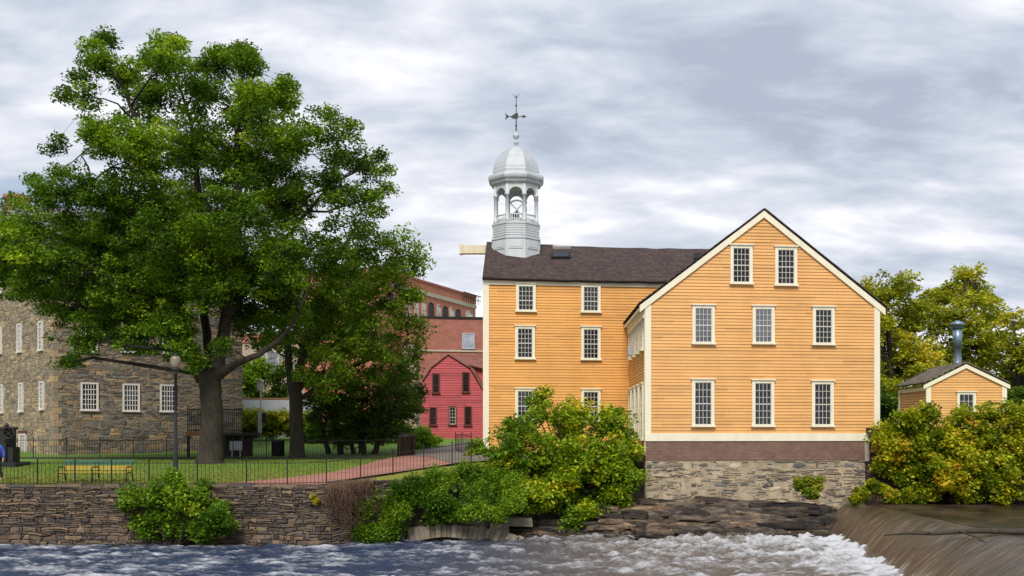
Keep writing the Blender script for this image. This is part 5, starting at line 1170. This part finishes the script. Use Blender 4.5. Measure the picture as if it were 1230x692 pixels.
# person at the left edge, walking behind the fence
def person(px, d):
    x = (px-CX)/F*d; z = float(HG(x, d)); root = empty('person', (x, d, z), 'person in a blue jacket and dark trousers cut by the left picture edge', 'person')
    V = {'pel': (0, 0, .95), 'waist': (0, 0, 1.10), 'chest': (0, 0, 1.30), 'neckb': (0, .0, 1.46), 'neck': (0, -.01, 1.53), 'head': (0, -.02, 1.62), 'top': (0, -.01, 1.70),
         'sl': (-.17, 0, 1.42), 'el': (-.25, .03, 1.14), 'wl': (-.26, -.08, .90), 'hl': (-.26, -.11, .82), 'sr': (.17, 0, 1.42), 'er': (.27, .03, 1.15), 'wr': (.30, -.08, .92), 'hr': (.30, -.11, .84),
         'hipl': (-.10, 0, .90), 'kl': (-.11, -.10, .50), 'al': (-.11, .02, .09), 'tl': (-.11, -.14, .04), 'hipr': (.10, 0, .90), 'kr': (.11, .02, .50), 'ar': (.12, .16, .10), 'tr': (.13, .0, .04)}
    R = {'pel': .14, 'waist': .125, 'chest': .15, 'neckb': .09, 'neck': .055, 'head': .085, 'top': .075, 'sl': .075, 'el': .05, 'wl': .035, 'hl': .035, 'sr': .075, 'er': .05, 'wr': .035, 'hr': .035,
         'hipl': .10, 'kl': .065, 'al': .045, 'tl': .04, 'hipr': .10, 'kr': .065, 'ar': .045, 'tr': .04}
    E = [('pel', 'waist'), ('waist', 'chest'), ('chest', 'neckb'), ('neckb', 'neck'), ('neck', 'head'), ('head', 'top'), ('chest', 'sl'), ('sl', 'el'), ('el', 'wl'), ('wl', 'hl'), ('chest', 'sr'), ('sr', 'er'), ('er', 'wr'), ('wr', 'hr'),
         ('pel', 'hipl'), ('hipl', 'kl'), ('kl', 'al'), ('al', 'tl'), ('pel', 'hipr'), ('hipr', 'kr'), ('kr', 'ar'), ('ar', 'tr')]
    def skin(name, keys, grow, mat, hands=False):
        ks = [k for k in V if k in keys]; idx = {k: i for i, k in enumerate(ks)}
        vs = [V[k] for k in ks]; es = [(idx[a], idx[b]) for a, b in E if a in idx and b in idx]; rr = [R[k]*grow for k in ks]
        if hands:
            for h in ('hl', 'hr'):
                c = Vector(V[h])
                for j in range(5):
                    o = (j-1.5)*.018 if j < 4 else -.04; L = [.07, .08, .075, .06, .05][j]; s = len(vs)
                    vs += [tuple(c+Vector((0, o, -.03))), tuple(c+Vector((.005, o*1.15-.01, -.03-L))), ]; rr += [.011, .008]; es += [(idx[h], s), (s, s+1)]
        me = bpy.data.meshes.new(name); me.from_pydata(vs, es, []); o = bpy.data.objects.new(name, me); COL.objects.link(o); o.parent = root; me.materials.append(M[mat])
        mod = o.modifiers.new('skin', 'SKIN'); sv = me.skin_vertices[0].data
        for i, r in enumerate(rr): sv[i].radius = (r, r*.8)
        sv[0].use_root = True; mod.use_smooth_shade = True; o.modifiers.new('sub', 'SUBSURF').render_levels = 2
        return o
    M['skin'] = paint('skin_tone', (.45, .27, .2), .05, .5); M['jacket'] = paint('blue_jacket_cloth', (.02, .13, .62), .15, .7); M['trousers'] = paint('dark_trousers', (.02, .02, .03), .2, .8); M['hair'] = paint('dark_hair', (.03, .02, .015), .2, .6); M['strap'] = paint('purple_strap', (.25, .03, .3), .1, .6)
    skin('body', set(V), 1.0, 'skin', True)
    skin('jacket', {'pel', 'waist', 'chest', 'neckb', 'sl', 'el', 'wl', 'sr', 'er', 'wr'}, 1.3, 'jacket')
    skin('trousers', {'pel', 'hipl', 'kl', 'al', 'hipr', 'kr', 'ar'}, 1.15, 'trousers')
    m = MB(); m.lathe((x, d+.02, z+1.60), [(.095, 0), (.105, .06), (.095, .12), (.06, .165), (.01, .18)], 14); m.build('hair', M['hair'], root)
    m = MB(); m.tube([(x+.12, d-.13, z+1.50), (x+.2, d-.17, z+1.3), (x+.30, d-.1, z+1.0)], .02, 6); m.build('bag_strap', M['strap'], root)
person(-3.5, 42.3)

# ================================================================== CAMERA, SKY, SUN
cam = bpy.data.cameras.new('camera'); co = bpy.data.objects.new('camera', cam); COL.objects.link(co); co.location = (0, 0, ZC); co.rotation_euler = (math.pi/2, 0, 0)
cam.sensor_width = 36; cam.lens = 36; cam.shift_x = -(CX-615)/1230; cam.shift_y = (HY-346)/1230; cam.clip_end = 3000; SC.camera = co
SUN_EL, SUN_AZ = math.radians(46), math.radians(-10)     # behind the camera, a little to the right
sl = bpy.data.lights.new('sun', 'SUN'); so = bpy.data.objects.new('sun', sl); COL.objects.link(so); sl.energy = 3.0; sl.angle = math.radians(22); sl.color = (1, .95, .86)
sdir = Vector((math.sin(SUN_AZ)*math.cos(SUN_EL), -math.cos(SUN_AZ)*math.cos(SUN_EL), math.sin(SUN_EL)))
so.rotation_euler = sdir.to_track_quat('Z', 'Y').to_euler()
w = bpy.data.worlds.new('World'); SC.world = w; w.use_nodes = True; nt = w.node_tree; bg = nt.nodes['Background']; bg.inputs[1].default_value = .1
class WT(NT):
    def __init__(s): s.t = nt
q = WT(); sky = q.n('TexSky', sky_type='NISHITA'); sky.sun_disc = False; sky.sun_elevation = SUN_EL; sky.sun_rotation = math.atan2(sdir.x, sdir.y); sky.altitude = 20
tc = q.n('TexCoord'); sp = q.n('SeparateXYZ'); q.l(tc.outputs['Generated'], sp.inputs[0])
zc = q.math('ADD', q.math('MAXIMUM', sp.outputs[2], 0.0), .30); cb = q.n('CombineXYZ'); q.l(q.math('DIVIDE', sp.outputs[0], zc), cb.inputs[0]); q.l(q.math('DIVIDE', sp.outputs[1], zc), cb.inputs[1])
mp = q.n('Mapping'); mp.inputs['Scale'].default_value = (1.3, 2.3, 1); mp.inputs['Location'].default_value = (3.1, 2.9, 0); q.l(cb.outputs[0], mp.inputs[0])
n1 = q.noise(mp.outputs[0], .85, 5, .5, .15); n2 = q.noise(mp.outputs[0], 3.3, 8, .56, .3)
v = q.math('ADD', q.math('MULTIPLY', n1, .6), q.math('MULTIPLY', n2, .4))
v = q.math('ADD', v, q.math('MULTIPLY', sp.outputs[2], -.15))
cloud = q.ramp(v, [(.37, (3.9, 4.4, 5.4)), (.44, (5.3, 5.8, 6.7)), (.50, (6.9, 7.1, 7.8)), (.565, (9.0, 9.0, 9.3))])
gap = q.ramp(q.math('ADD', n1, q.math('MULTIPLY', sp.outputs[0], .22)), [(.27, .75), (.36, 0.0)])
c = q.mix(gap, cloud, sky.outputs[0]); q.l(c, bg.inputs[0])
SC.view_settings.view_transform = 'Standard'; SC.view_settings.look = 'None'; SC.view_settings.exposure = 0.25; SC.view_settings.gamma = 1
SC.render.engine = 'CYCLES'
